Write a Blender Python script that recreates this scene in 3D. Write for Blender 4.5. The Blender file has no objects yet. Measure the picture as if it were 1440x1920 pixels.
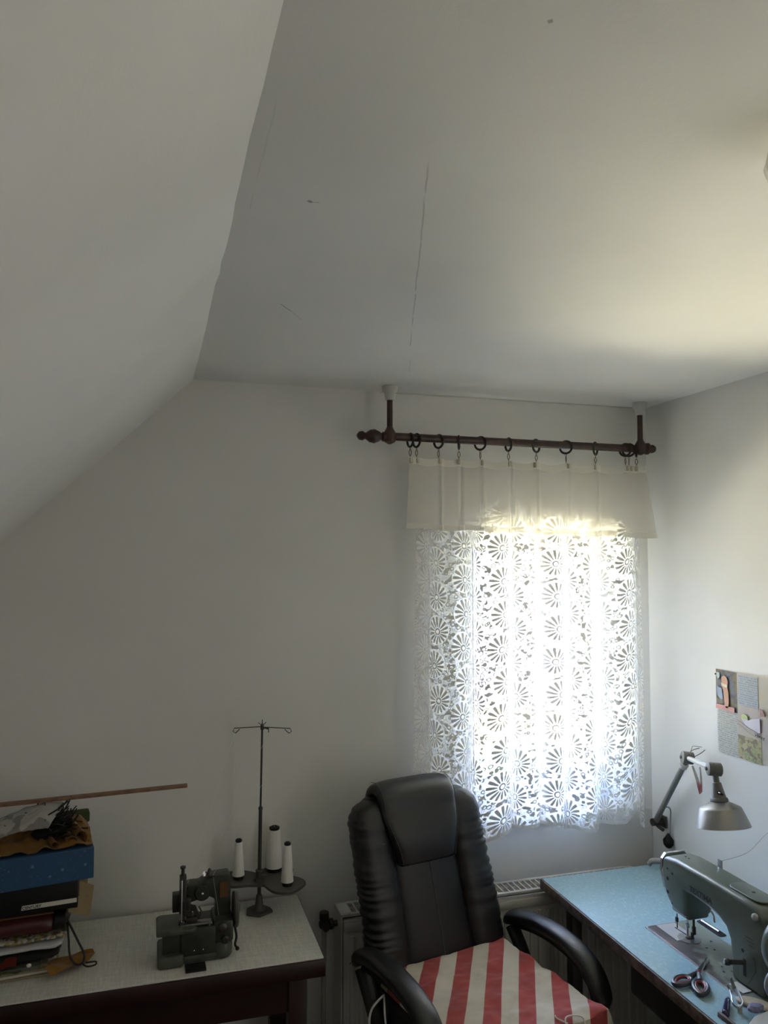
import bpy, bmesh, math, random
from mathutils import Vector, Matrix, noise
random.seed(7)
PI = math.pi
S = bpy.context.scene
COL = S.collection

# ------------------------------------------------------------------ camera, world, lights, exposure
cam_d = bpy.data.cameras.new('camera')
cam = bpy.data.objects.new('camera', cam_d); COL.objects.link(cam); S.camera = cam
cam_d.sensor_fit = 'VERTICAL'; cam_d.sensor_height = 36.0
cam_d.lens = 1462.0 / 1920.0 * 36.0
cam_d.clip_start = 0.02
YAW, PITCH, ROLL = 0.28914, 0.056137, -0.000874
cam.matrix_world = (Matrix.Translation((0, 0, 1.93)) @ Matrix.Rotation(-YAW, 4, 'Z')
                    @ Matrix.Rotation(PI / 2 + PITCH, 4, 'X') @ Matrix.Rotation(-ROLL, 4, 'Z'))

S.view_settings.view_transform = 'Standard'; S.view_settings.look = 'None'
S.view_settings.gamma = 1.0; S.view_settings.use_curve_mapping = False
S.view_settings.exposure = 0.52

SKY = 23.0
w = bpy.data.worlds.new('daylight'); S.world = w; w.use_nodes = True
nt = w.node_tree; nt.nodes.clear()
out = nt.nodes.new('ShaderNodeOutputWorld'); bg = nt.nodes.new('ShaderNodeBackground')
tc = nt.nodes.new('ShaderNodeTexCoord'); sp = nt.nodes.new('ShaderNodeSeparateXYZ')
rp = nt.nodes.new('ShaderNodeValToRGB'); mr = nt.nodes.new('ShaderNodeMapRange')
mr.inputs['From Min'].default_value = -1; mr.inputs['From Max'].default_value = 1
nt.links.new(tc.outputs['Generated'], sp.inputs[0]); nt.links.new(sp.outputs['Z'], mr.inputs['Value'])
nt.links.new(mr.outputs[0], rp.inputs[0]); nt.links.new(rp.outputs[0], bg.inputs['Color'])
e = rp.color_ramp.elements
e[0].position = 0.0; e[0].color = (7.6, 6.8, 4.9, 1)
e[1].position = 0.26; e[1].color = (6.6, 5.9, 4.2, 1)
for p, c in ((0.37, (1.0, 0.93, 0.78, 1)), (0.45, (0.30, 0.31, 0.32, 1)), (0.52, (0.20, 0.25, 0.36, 1)), (0.62, (0.34, 0.45, 0.75, 1)), (0.74, (1.0, 1.35, 2.3, 1)), (1.0, (1.2, 1.6, 2.8, 1))):
    q = e.new(p); q.color = c
bg.inputs['Strength'].default_value = SKY
nt.links.new(bg.outputs[0], out.inputs['Surface'])

def area_light(name, loc, rot, sx, sy, power, color, portal=False):
    d = bpy.data.lights.new(name, 'AREA'); d.shape = 'RECTANGLE'; d.size = sx; d.size_y = sy
    d.energy = power; d.color = color
    o = bpy.data.objects.new(name, d); COL.objects.link(o); o.location = loc; o.rotation_euler = rot
    if portal: d.cycles.is_portal = True
    return o
# portal that guides sky light through the window (emits nothing itself)
area_light('window_portal', (1.435, 2.97, 1.47), (-PI / 2, 0, 0), 0.74, 1.14, 1.0, (1, 1, 1), True)
# added fill light, out of view in an invented opening in the right wall
area_light('added_fill_light', (2.02, 0.42, 1.02), (PI / 2, 0, PI / 2), 0.84, 1.95, 6.4, (1.0, 0.945, 0.85))

D, XR, H, CZ = 2.741, 1.936, 2.537, 1.93
XL, YF = -1.62, -1.5
RX = 0.128                    # where the sloping wall meets the ceiling
SL = (2.534 - 1.964) / (0.128 + 0.465)

# ------------------------------------------------------------------ material helpers
class NT:
    def __init__(s, tree): s.t = tree
    def node(s, typ, **kw):
        n = s.t.nodes.new(typ)
        for k, v in kw.items(): setattr(n, k, v)
        return n
    def link(s, a, b): s.t.links.new(a, b)
    def m(s, op, *a):
        n = s.node('ShaderNodeMath', operation=op)
        for i, v in enumerate(a):
            if isinstance(v, (int, float)): n.inputs[i].default_value = v
            else: s.link(v, n.inputs[i])
        return n.outputs[0]
    def ss(s, v, a, b):           # smooth map v from a..b to 0..1
        n = s.node('ShaderNodeMapRange', interpolation_type='SMOOTHSTEP')
        s.link(v, n.inputs['Value']); n.inputs['From Min'].default_value = a; n.inputs['From Max'].default_value = b
        return n.outputs[0]
    def noise(s, vec, scale, detail=3.0):
        n = s.node('ShaderNodeTexNoise'); n.inputs['Scale'].default_value = scale; n.inputs['Detail'].default_value = detail
        if vec is not None: s.link(vec, n.inputs['Vector'])
        return n.outputs['Fac']
    def mix(s, fac, a, b):
        n = s.node('ShaderNodeMix', data_type='RGBA')
        if isinstance(fac, (int, float)): n.inputs[0].default_value = fac
        else: s.link(fac, n.inputs[0])
        for i, v in ((6, a), (7, b)):
            if isinstance(v, tuple): n.inputs[i].default_value = (*v[:3], 1)
            else: s.link(v, n.inputs[i])
        return n.outputs[2]

def mat(name, col, rough=0.5, metal=0.0, spec=0.5, bump=0.0, bscale=60.0, var=0.0, vscale=8.0, col2=None, coat=0.0, sheen=0.0):
    m = bpy.data.materials.new(name); m.use_nodes = True
    t = NT(m.node_tree); b = m.node_tree.nodes['Principled BSDF']
    b.inputs['Base Color'].default_value = (*col, 1); b.inputs['Roughness'].default_value = rough
    b.inputs['Metallic'].default_value = metal; b.inputs['Specular IOR Level'].default_value = spec
    if coat: b.inputs['Coat Weight'].default_value = coat; b.inputs['Coat Roughness'].default_value = 0.15
    if sheen: b.inputs['Sheen Weight'].default_value = sheen
    oc = t.node('ShaderNodeTexCoord').outputs['Object']
    if var or col2:
        c2 = col2 or tuple(max(0, c * (1 - var)) for c in col)
        f = t.ss(t.noise(oc, vscale, 5), 0.35, 0.65)
        t.link(t.mix(f, col, c2), b.inputs['Base Color'])
    if bump:
        bp = t.node('ShaderNodeBump'); bp.inputs['Strength'].default_value = bump; bp.inputs['Distance'].default_value = 0.002
        t.link(t.noise(oc, bscale, 4), bp.inputs['Height']); t.link(bp.outputs[0], b.inputs['Normal'])
    return m

def plaster(name, marks=(), base=(0.87, 0.862, 0.83)):
    """white emulsion over hand-trowelled plaster; marks = (x0,y0,x1,y1,width,strength) cracks and scuffs"""
    m = bpy.data.materials.new(name); m.use_nodes = True
    t = NT(m.node_tree); b = m.node_tree.nodes['Principled BSDF']
    b.inputs['Roughness'].default_value = 0.75; b.inputs['Specular IOR Level'].default_value = 0.25
    g = t.node('ShaderNodeNewGeometry').outputs['Position']
    big = t.noise(g, 1.7, 3); fine = t.noise(g, 160.0, 3); mid = t.noise(g, 9.0, 3)
    c = t.mix(t.ss(big, 0.35, 0.68), base, tuple(v * f for v, f in zip(base, (0.94, 0.94, 0.93))))
    if marks:
        s = t.node('ShaderNodeSeparateXYZ'); t.link(g, s.inputs[0]); X, Y = s.outputs[0], s.outputs[1]
        wob = t.m('MULTIPLY', t.m('SUBTRACT', t.noise(g, 14.0, 4), 0.5), 0.008)
        tot = None
        for x0, y0, x1, y1, wd, st in marks:
            dx, dy = x1 - x0, y1 - y0; L = math.hypot(dx, dy); ux, uy = dx / L, dy / L
            px = t.m('SUBTRACT', X, x0); py = t.m('SUBTRACT', Y, y0)
            al = t.m('ADD', t.m('MULTIPLY', px, ux), t.m('MULTIPLY', py, uy))
            pe = t.m('ADD', t.m('ADD', t.m('MULTIPLY', px, -uy), t.m('MULTIPLY', py, ux)), wob)
            k = t.m('SUBTRACT', 1.0, t.ss(t.m('ABSOLUTE', pe), wd * 0.4, wd))
            inn = t.m('MULTIPLY', t.ss(al, 0, L * .05 + .002), t.m('SUBTRACT', 1.0, t.ss(al, L * .95 - .002, L)))
            gap = t.ss(t.noise(g, 11.0, 2), 0.36, 0.5) if L > 0.3 else 1.0
            k = t.m('MULTIPLY', t.m('MULTIPLY', t.m('MULTIPLY', k, inn), st), gap)
            tot = k if tot is None else t.m('MAXIMUM', tot, k)
        c = t.mix(tot, c, (0.10, 0.095, 0.08))
    t.link(c, b.inputs['Base Color'])
    h = t.m('ADD', t.m('MULTIPLY', fine, 0.16), t.m('ADD', t.m('MULTIPLY', mid, 0.5), t.m('MULTIPLY', big, 2.0)))
    bp = t.node('ShaderNodeBump'); bp.inputs['Strength'].default_value = 0.25; bp.inputs['Distance'].default_value = 0.006
    t.link(h, bp.inputs['Height']); t.link(bp.outputs[0], b.inputs['Normal'])
    return m

def lace_mat(name, pattern=True, trans=0.5, solid=0.9, tint=(0.93, 0.93, 0.92), glow=0.5, veil=0.6):
    m = bpy.data.materials.new(name); m.use_nodes = True
    t = NT(m.node_tree); tr = m.node_tree; tr.nodes.clear()
    o = t.node('ShaderNodeOutputMaterial')
    uv = t.node('ShaderNodeUVMap').outputs[0]
    s = t.node('ShaderNodeSeparateXYZ'); t.link(uv, s.inputs[0]); U, V = s.outputs[0], s.outputs[1]
    P, Q = 0.105, 0.125
    u = t.m('DIVIDE', U, P); cell = t.m('FLOOR', u)
    v = t.m('ADD', t.m('DIVIDE', V, Q), t.m('MULTIPLY', t.m('MODULO', cell, 2.0), 0.5))
    jx = t.m('MULTIPLY', t.m('SINE', t.m('MULTIPLY', t.m('FLOOR', v), 2.7)), 0.10)
    cx = t.m('ADD', t.m('SUBTRACT', t.m('FRACT', u), 0.5), jx); cy = t.m('SUBTRACT', t.m('FRACT', v), 0.42)
    r = t.m('SQRT', t.m('ADD', t.m('MULTIPLY', cx, cx), t.m('MULTIPLY', cy, cy)))
    th = t.m('ARCTAN2', cy, cx)
    # petals fan out, longer on the lower left than on the upper right
    rmax = t.m('ADD', 0.40, t.m('MULTIPLY', t.m('COSINE', t.m('ADD', th, 0.8)), -0.07))
    rn = t.m('DIVIDE', r, rmax)
    width = t.m('MULTIPLY', t.m('SINE', t.m('MULTIPLY', t.m('MINIMUM', rn, 1.0), PI * 0.86)), 1.35)
    pet = t.ss(t.m('ADD', t.m('COSINE', t.m('MULTIPLY', th, 15.0)), t.m('SUBTRACT', width, 0.80)), -0.1, 0.25)
    pet = t.m('MULTIPLY', pet, t.m('MULTIPLY', t.ss(rn, 0.28, 0.34), t.m('SUBTRACT', 1.0, t.ss(rn, 0.96, 1.02))))
    ring = t.m('SUBTRACT', 1.0, t.ss(t.m('ABSOLUTE', t.m('SUBTRACT', rn, 0.20)), 0.03, 0.09))
    disc = t.m('SUBTRACT', 1.0, t.ss(rn, 1.05, 1.12))
    # little blossoms and leaves between the daisies
    vo = t.node('ShaderNodeTexVoronoi', feature='F1'); vo.inputs['Scale'].default_value = 52; t.link(uv, vo.inputs['Vector'])
    rings = t.m('SUBTRACT', 1.0, t.ss(t.m('ABSOLUTE', t.m('SUBTRACT', vo.outputs['Distance'], 0.33)), 0.05, 0.13))
    vn = t.node('ShaderNodeTexVoronoi', feature='DISTANCE_TO_EDGE'); vn.inputs['Scale'].default_value = 120; t.link(uv, vn.inputs['Vector'])
    net = t.m('SUBTRACT', 1.0, t.ss(vn.outputs['Distance'], 0.06, 0.16))
    lf = t.ss(t.noise(uv, 46.0, 1), 0.54, 0.60)
    bgm = t.m('MAXIMUM', t.m('MAXIMUM', rings, t.m('MULTIPLY', net, 0.5)), lf)
    inside = t.m('MAXIMUM', t.m('MAXIMUM', pet, ring), 0.0)
    pat = t.m('ADD', t.m('MULTIPLY', disc, inside), t.m('MULTIPLY', t.m('SUBTRACT', 1.0, disc), bgm))
    if pattern:
        a = t.m('ADD', trans, t.m('MULTIPLY', pat, solid - trans))
        hem = t.m('SUBTRACT', 1.0, t.ss(V, 0.012, 0.016))
        a = t.m('MAXIMUM', a, t.m('MULTIPLY', hem, 0.85))
    else:
        a = t.m('ADD', trans, t.m('MULTIPLY', t.m('SUBTRACT', 1.0, t.ss(V, 0.018, 0.020)), solid - trans))
        a = t.m('MAXIMUM', a, t.m('MULTIPLY', t.ss(V, 0.222, 0.226), 0.8))
    tp = t.node('ShaderNodeBsdfTransparent'); dl = t.node('ShaderNodeBsdfTranslucent'); df = t.node('ShaderNodeBsdfDiffuse')
    dl.inputs[0].default_value = (*tint, 1); df.inputs[0].default_value = (*tint, 1)
    mx = t.node('ShaderNodeMixShader'); mx.inputs[0].default_value = 1 - glow
    t.link(dl.outputs[0], mx.inputs[1]); t.link(df.outputs[0], mx.inputs[2])
    m2 = t.node('ShaderNodeMixShader'); t.link(a, m2.inputs[0]); t.link(mx.outputs[0], m2.inputs[2])
    if pattern:      # the fine netting between the motifs scatters light, the dense motifs hold it back
        net_ = t.node('ShaderNodeMixShader'); net_.inputs[0].default_value = veil; t.link(tp.outputs[0], net_.inputs[1])
        nd = t.node('ShaderNodeMixShader'); nd.inputs[0].default_value = 0.12; t.link(dl.outputs[0], nd.inputs[1]); t.link(df.outputs[0], nd.inputs[2])
        t.link(nd.outputs[0], net_.inputs[2]); t.link(net_.outputs[0], m2.inputs[1])
    else: t.link(tp.outputs[0], m2.inputs[1])
    t.link(m2.outputs[0], o.inputs[0])
    return m

def glass_mat(name):
    m = bpy.data.materials.new(name); m.use_nodes = True
    t = NT(m.node_tree); m.node_tree.nodes.clear()
    o = t.node('ShaderNodeOutputMaterial'); tp = t.node('ShaderNodeBsdfTransparent'); gl = t.node('ShaderNodeBsdfGlossy')
    tp.inputs[0].default_value = (0.94, 0.96, 0.95, 1); gl.inputs['Roughness'].default_value = 0.02
    fr = t.node('ShaderNodeFresnel'); mx = t.node('ShaderNodeMixShader')
    t.link(fr.outputs[0], mx.inputs[0]); t.link(tp.outputs[0], mx.inputs[1]); t.link(gl.outputs[0], mx.inputs[2]); t.link(mx.outputs[0], o.inputs[0])
    return m

M = {}
M['wall'] = plaster('wall_plaster')
M['slope'] = plaster('slope_plaster')
M['ceiling'] = plaster('ceiling_plaster', marks=[
    (0.395, 1.09, 0.725, 2.17, 0.0021, 0.30), (0.76, 2.27, 0.81, 2.43, 0.0016, 0.2),
    (0.288, 1.845, 0.325, 1.90, 0.0022, 0.5), (0.325, 1.90, 0.362, 1.957, 0.0015, 0.3),
    (0.245, 1.285, 0.256, 1.292, 0.005, 0.6), (0.256, 1.290, 0.268, 1.287, 0.002, 0.4),
    (0.421, 0.762, 0.427, 0.768, 0.004, 0.5), (0.150, 1.0, 0.156, 1.5, 0.0016, 0.10)])
M['floor'] = mat('brown_carpet', (0.030, 0.022, 0.016), 0.95, bump=0.6, bscale=300, var=0.4, vscale=40)
M['frame'] = mat('white_window_paint', (0.78, 0.79, 0.80), 0.35)
M['glass'] = glass_mat('window_glass')
M['lace'] = lace_mat('lace_fabric', True, 0.02, 0.9975, glow=0.010, veil=0.52)
M['sheer'] = lace_mat('sheer_fabric', False, 0.60, 0.85, (0.90, 0.86, 0.75), glow=0.15)
M['wood_rod'] = mat('mahogany_stain', (0.055, 0.018, 0.012), 0.38, var=0.4, vscale=30, coat=0.2)
M['ring'] = mat('dark_ring_plastic', (0.018, 0.011, 0.009), 0.4)
M['hook'] = mat('brass_hook', (0.16, 0.13, 0.08), 0.35, metal=0.8)
M['clip'] = mat('cream_clip_plastic', (0.55, 0.50, 0.38), 0.45)
M['white_plastic'] = mat('white_plastic', (0.62, 0.61, 0.57), 0.4)
M['leather'] = mat('black_leather', (0.0075, 0.008, 0.0095), 0.35, spec=0.60, bump=0.35, bscale=420)
M['stitch'] = mat('grey_stitching', (0.075, 0.075, 0.08), 0.7)
M['blk'] = mat('black_plastic', (0.006, 0.006, 0.0065), 0.45, spec=0.35)
M['rad'] = mat('radiator_enamel', (0.62, 0.61, 0.57), 0.35)
M['slot'] = mat('dark_gap', (0.02, 0.02, 0.02), 0.8)
M['chrome'] = mat('chrome', (0.62, 0.62, 0.63), 0.22, metal=1.0)
M['steel'] = mat('brushed_steel', (0.42, 0.42, 0.42), 0.34, metal=0.95, var=0.2, vscale=25)
M['dark_steel'] = mat('dark_steel', (0.07, 0.068, 0.063), 0.4, metal=0.7)
M['green'] = mat('sage_enamel', (0.110, 0.132, 0.105), 0.30, var=0.16, vscale=14, coat=0.15)
M['olive'] = mat('olive_hammer_enamel', (0.034, 0.040, 0.028), 0.42, var=0.35, vscale=30, bump=0.2, bscale=180, coat=0.1)
M['olive_light'] = mat('worn_green_enamel', (0.082, 0.096, 0.073), 0.38, var=0.35, vscale=22)
M['grey_stand'] = mat('grey_stand_paint', (0.085, 0.082, 0.072), 0.5, var=0.2)
M['lamp_grey'] = mat('lamp_grey_paint', (0.17, 0.17, 0.155), 0.45, var=0.15)
M['shade'] = mat('brushed_aluminium', (0.60, 0.58, 0.54), 0.36, metal=0.9, var=0.1)
M['thread'] = mat('white_thread', (0.78, 0.77, 0.73), 0.85, bump=0.5, bscale=900)
M['mahog'] = mat('dark_red_edge', (0.026, 0.007, 0.006), 0.4, var=0.3, vscale=12)
M['stick'] = mat('stick_wood', (0.24, 0.13, 0.075), 0.55, var=0.3, vscale=40)
M['mustard'] = mat('mustard_felt', (0.40, 0.20, 0.035), 0.95, var=0.2, vscale=50, sheen=0.3)
M['cord'] = mat('black_cord', (0.008, 0.008, 0.008), 0.6)
M['cardboard'] = mat('cardboard', (0.33, 0.24, 0.13), 0.85, var=0.1)
M['paper'] = mat('white_paper', (0.66, 0.64, 0.57), 0.8)
M['oldpaper'] = mat('aged_paper', (0.36, 0.31, 0.20), 0.85, var=0.2, vscale=20)
M['maroon'] = mat('maroon_leatherette', (0.055, 0.010, 0.010), 0.4)
M['tan_trim'] = mat('tan_trim', (0.13, 0.060, 0.022), 0.6, var=0.3)
M['white_cloth'] = mat('white_cloth', (0.50, 0.49, 0.50), 0.9, bump=0.2)
M['black_cloth'] = mat('black_cloth', (0.010, 0.010, 0.011), 0.95, bump=0.4, bscale=200)
M['lime'] = mat('lime_fabric', (0.17, 0.24, 0.04), 0.8)
M['red_cloth'] = mat('red_fabric', (0.20, 0.025, 0.018), 0.85)
M['cream'] = mat('cream_chalk', (0.60, 0.52, 0.38), 0.7, var=0.08, vscale=60)
M['lilac'] = mat('lilac_chalk', (0.21, 0.21, 0.34), 0.75, var=0.35, vscale=120)
M['navy'] = mat('navy_gloss_plastic', (0.022, 0.020, 0.055), 0.15)
M['beige'] = mat('beige_plastic', (0.42, 0.41, 0.36), 0.4, var=0.1)
M['redgrip'] = mat('red_rubber', (0.16, 0.012, 0.012), 0.5)
M['greygrip'] = mat('charcoal_grip', (0.035, 0.037, 0.042), 0.42)
M['clear'] = mat('milky_plastic', (0.36, 0.38, 0.36), 0.2, spec=0.7)
M['cable'] = mat('pale_cable', (0.38, 0.37, 0.33), 0.5)
M['foliage'] = mat('garden_foliage', (0.05, 0.085, 0.02), 0.8, var=0.5, vscale=3)
M['roof_tile'] = mat('neighbour_roof', (0.24, 0.12, 0.09), 0.8)
M['facade'] = mat('neighbour_facade', (0.6, 0.55, 0.45), 0.8)

# ------------------------------------------------------------------ geometry helpers
def frame_of(ax):
    ax = Vector(ax).normalized(); a = Vector((0, 0, 1)) if abs(ax.z) < 0.9 else Vector((1, 0, 0))
    u = ax.cross(a).normalized(); return u, ax.cross(u).normalized(), ax

class MB:
    def __init__(s, M_=None): s.bm = bmesh.new(); s.M = M_
    def box(s, c, d, rz=0.0, ry=0.0, rx=0.0, bev=0.0, seg=2):
        m = Matrix.Translation(c) @ Matrix.Rotation(rz, 4, 'Z') @ Matrix.Rotation(ry, 4, 'Y') @ Matrix.Rotation(rx, 4, 'X')
        t = bmesh.new(); bmesh.ops.create_cube(t, size=1.0)
        for v in t.verts: v.co = Vector((v.co.x * d[0], v.co.y * d[1], v.co.z * d[2]))
        if bev: bmesh.ops.bevel(t, geom=t.edges[:], offset=bev, segments=seg, profile=0.5, affect='EDGES')
        s._merge(t, m); return s
    def b2(s, x0, x1, y0, y1, z0, z1, bev=0.0, seg=2):
        return s.box(((x0 + x1) / 2, (y0 + y1) / 2, (z0 + z1) / 2), (abs(x1 - x0), abs(y1 - y0), abs(z1 - z0)), bev=bev, seg=seg)
    def _merge(s, t, m):
        t.verts.ensure_lookup_table(); mp = {}
        for v in t.verts: mp[v.index] = s.bm.verts.new(m @ v.co)
        for f in t.faces:
            try: s.bm.faces.new([mp[v.index] for v in f.verts])
            except ValueError: pass
        t.free()
    def loft(s, rings, cap=True, closed=False):
        R = [[s.bm.verts.new(Vector(p)) for p in r] for r in rings]; n = len(R[0])
        pairs = list(zip(R, R[1:])) + ([(R[-1], R[0])] if closed else [])
        for a, b in pairs:
            for i in range(n): s.bm.faces.new((a[i], a[(i + 1) % n], b[(i + 1) % n], b[i]))
        if cap and not closed:
            s.bm.faces.new(list(reversed(R[0]))); s.bm.faces.new(R[-1])
        return s
    def cyl(s, p0, p1, r0, r1=None, n=20):
        r1 = r0 if r1 is None else r1; p0, p1 = Vector(p0), Vector(p1); u, v, a = frame_of(p1 - p0)
        return s.loft([[p + (u * math.cos(2 * PI * i / n) + v * math.sin(2 * PI * i / n)) * r for i in range(n)] for p, r in ((p0, r0), (p1, r1))])
    def lathe(s, o, ax, prof, n=28):
        o = Vector(o); u, v, a = frame_of(ax)
        return s.loft([[o + a * h + (u * math.cos(2 * PI * i / n) + v * math.sin(2 * PI * i / n)) * max(r, 1e-4) for i in range(n)] for r, h in prof])
    def tube(s, pts, r, n=8, closed=False, sx=1.0):
        pts = [Vector(p) for p in pts]; L = len(pts); rings = []; up = None
        for i, p in enumerate(pts):
            if closed: tg = pts[(i + 1) % L] - pts[i - 1]
            else: tg = pts[min(i + 1, L - 1)] - pts[max(i - 1, 0)]
            tg = tg.normalized() if tg.length > 1e-9 else Vector((0, 0, 1))
            if up is None: u, v, _ = frame_of(tg)
            else: u = (up - tg * up.dot(tg)).normalized(); v = tg.cross(u)
            up = u; rr = r[i] if isinstance(r, (list, tuple)) else r
            rings.append([p + (u * math.cos(2 * PI * k / n) * sx + v * math.sin(2 * PI * k / n)) * rr for k in range(n)])
        return s.loft(rings, closed=closed)
    def sphere(s, c, r, sc=(1, 1, 1), n=20, rz=0, rx=0, ry=0):
        t = bmesh.new(); bmesh.ops.create_uvsphere(t, u_segments=n, v_segments=max(8, n // 2), radius=r)
        s._merge(t, Matrix.Translation(c) @ Matrix.Rotation(rz, 4, 'Z') @ Matrix.Rotation(ry, 4, 'Y') @ Matrix.Rotation(rx, 4, 'X') @ Matrix.Diagonal((*sc, 1))); return s
    def prism(s, poly, f0, f1, bev=0.0, seg=3):
        """poly: 2D points; f0,f1 map (a,b)->3D for the two faces"""
        t = bmesh.new(); A = [t.verts.new(Vector(f0(*p))) for p in poly]; B = [t.verts.new(Vector(f1(*p))) for p in poly]; n = len(poly)
        t.faces.new(A); t.faces.new(list(reversed(B)))
        for i in range(n): t.faces.new((A[i], B[i], B[(i + 1) % n], A[(i + 1) % n]))
        bmesh.ops.recalc_face_normals(t, faces=t.faces[:])
        if bev:
            es = [e for e in t.edges if len(e.link_faces) == 2 and e.calc_face_angle(0) > 0.6]
            bmesh.ops.bevel(t, geom=es, offset=bev, segments=seg, profile=0.5, affect='EDGES')
        s._merge(t, Matrix.Identity(4)); return s
    def grid(s, nu, nv, f, thick=0.0, uvf=None):
        V = [[s.bm.verts.new(Vector(f(i / nu, j / nv))) for j in range(nv + 1)] for i in range(nu + 1)]
        lay = s.bm.loops.layers.uv.verify() if uvf else None
        F = []
        for i in range(nu):
            for j in range(nv):
                fc = s.bm.faces.new((V[i][j], V[i + 1][j], V[i + 1][j + 1], V[i][j + 1])); F.append(fc)
                if uvf:
                    for lp, (a, b) in zip(fc.loops, ((i, j), (i + 1, j), (i + 1, j + 1), (i, j + 1))): lp[lay].uv = uvf(a / nu, b / nv)
        if thick: bmesh.ops.solidify(s.bm, geom=F, thickness=thick)
        return s
    def build(s, name, m, parent=None, smooth=True, loc=None, label=None, angle=40, recalc=True):
        if s.M is not None: s.bm.transform(s.M)
        if recalc: bmesh.ops.recalc_face_normals(s.bm, faces=s.bm.faces[:])
        if parent is not None: F = Matrix(ROOT[parent.name]); s.bm.transform(F.inverted())
        else:
            if loc is None:
                vs = s.bm.verts; xs = [v.co.x for v in vs]; ys = [v.co.y for v in vs]; zs = [v.co.z for v in vs]
                loc = ((min(xs) + max(xs)) / 2, (min(ys) + max(ys)) / 2, min(zs))
            F = Matrix.Translation(loc); s.bm.transform(F.inverted())
        me = bpy.data.meshes.new(name); s.bm.to_mesh(me); s.bm.free()
        me.materials.append(M[m] if isinstance(m, str) else m)
        if smooth:
            for p in me.polygons: p.use_smooth = True
            try: me.set_sharp_from_angle(angle=math.radians(angle))
            except Exception: pass
        o = bpy.data.objects.new(name, me); COL.objects.link(o)
        if parent is None: o.location = loc
        else: o.parent = parent
        ROOT[o.name] = F
        if label: o['label'] = label
        return o
ROOT = {}

def thing(name, label, cat, loc, rz=0.0, group=None):
    o = bpy.data.objects.new(name, None); COL.objects.link(o); o.empty_display_size = 0.05
    o.location = loc; o.rotation_euler = (0, 0, rz)
    ROOT[o.name] = Matrix.Translation(loc) @ Matrix.Rotation(rz, 4, 'Z')
    o['label'] = label; o['category'] = cat
    if group: o['group'] = group
    return o
def tag(o, label, cat, group=None, kind=None):
    o['label'] = label; o['category'] = cat
    if group: o['group'] = group
    if kind: o['kind'] = kind
    return o
def struct(o, label=None):
    o['kind'] = 'structure'
    if label: o['label'] = label
    return o
def copy_tree(o, parent=None):
    c = o.copy(); COL.objects.link(c)
    if parent is not None: c.parent = parent
    for ch in list(o.children): copy_tree(ch, c)
    return c
def text_mesh(txt, size, matrix, name, m, parent, ext=0.0004, bold=False):
    cu = bpy.data.curves.new(name, 'FONT'); cu.body = txt; cu.size = size; cu.extrude = ext; cu.align_x = 'LEFT'
    if bold: cu.offset = size * 0.018
    t = bpy.data.objects.new('tmp_text', cu); COL.objects.link(t)
    dg = bpy.context.evaluated_depsgraph_get(); me = bpy.data.meshes.new_from_object(t.evaluated_get(dg))
    bpy.data.objects.remove(t); me.name = name; me.materials.clear(); me.materials.append(M[m])
    me.transform(ROOT[parent.name].inverted() @ matrix)
    o = bpy.data.objects.new(name, me); COL.objects.link(o); o.parent = parent; ROOT[o.name] = ROOT[parent.name]
    return o
def arc(c, r, a0, a1, n, plane='xz'):
    o = []
    for i in range(n + 1):
        a = a0 + (a1 - a0) * i / n; p, q = r * math.cos(a), r * math.sin(a)
        o.append((c[0] + p, c[1], c[2] + q) if plane == 'xz' else (c[0] + p, c[1] + q, c[2]) if plane == 'xy' else (c[0], c[1] + p, c[2] + q))
    return o
def super_ring(c, U, V, a, b, n=32, e=2.6, mod=None):
    c, U, V = Vector(c), Vector(U), Vector(V); o = []
    for i in range(n):
        t = 2 * PI * i / n; ct, st = math.cos(t), math.sin(t)
        x = math.copysign(abs(ct) ** (2 / e), ct) * a; y = math.copysign(abs(st) ** (2 / e), st) * b
        k = mod(t) if mod else 1.0
        o.append(c + U * x * k + V * y * k)
    return o
def nz(x, y, z=0.0): return noise.noise(Vector((x, y, z)))
def smooth01(x): x = max(0, min(1, x)); return x * x * (3 - 2 * x)
def spline(P, n=8):
    P = [Vector(p) for p in P]; Q = [P[0]] + P + [P[-1]]; o = []
    for i in range(1, len(Q) - 2):
        for k in range(n):
            t = k / n; a, b, c, d = Q[i - 1], Q[i], Q[i + 1], Q[i + 2]
            o.append(0.5 * ((2 * b) + (c - a) * t + (2 * a - 5 * b + 4 * c - d) * t * t + (3 * b - a - 3 * c + d) * t ** 3))
    o.append(P[-1]); return o

# ------------------------------------------------------------------ room shell
T = 0.30
WX0, WX1, WZ0, WZ1 = 1.075, 1.805, 0.945, 2.04     # window opening
MB_ = MB
struct(MB().b2(XL - T, XR + T, YF - T, D + T, -0.12, 0.0).build('floor', 'floor', smooth=False))
struct(MB().b2(RX - .02, XR + T, YF - T, D + T, H, H + 0.15).build('ceiling', 'ceiling', smooth=False))
# back (window) wall in four blocks round the opening, one mesh
b = MB()
b.b2(XL - T, WX0, D, D + T, 0, H + .1); b.b2(WX1, XR + T, D, D + T, 0, H + .1)
b.b2(WX0, WX1, D, D + T, 0, WZ0); b.b2(WX0, WX1, D, D + T, WZ1, H + .1)
struct(b.build('wall_back', 'wall', smooth=False))
b = MB(); b.b2(XR, XR + 0.15, YF - T, -0.03, 0, H); b.b2(XR, XR + 0.15, 0.87, D, 0, H); b.b2(XR, XR + 0.15, -0.03, 0.87, 2.05, H); b.b2(XR + .15, XR + .2, YF - T, D, 0, H)  # opening added out of view for the fill light, closed by the outer slab
struct(b.build('wall_right', 'wall', smooth=False))
b = MB()
for y0, y1, z0, z1 in ((-0.10, -0.03, 0, 2.12), (0.87, 0.94, 0, 2.12), (-0.10, 0.94, 2.05, 2.12)): b.b2(XR - .015, XR + .002, y0, y1, z0, z1, bev=.003)
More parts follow.
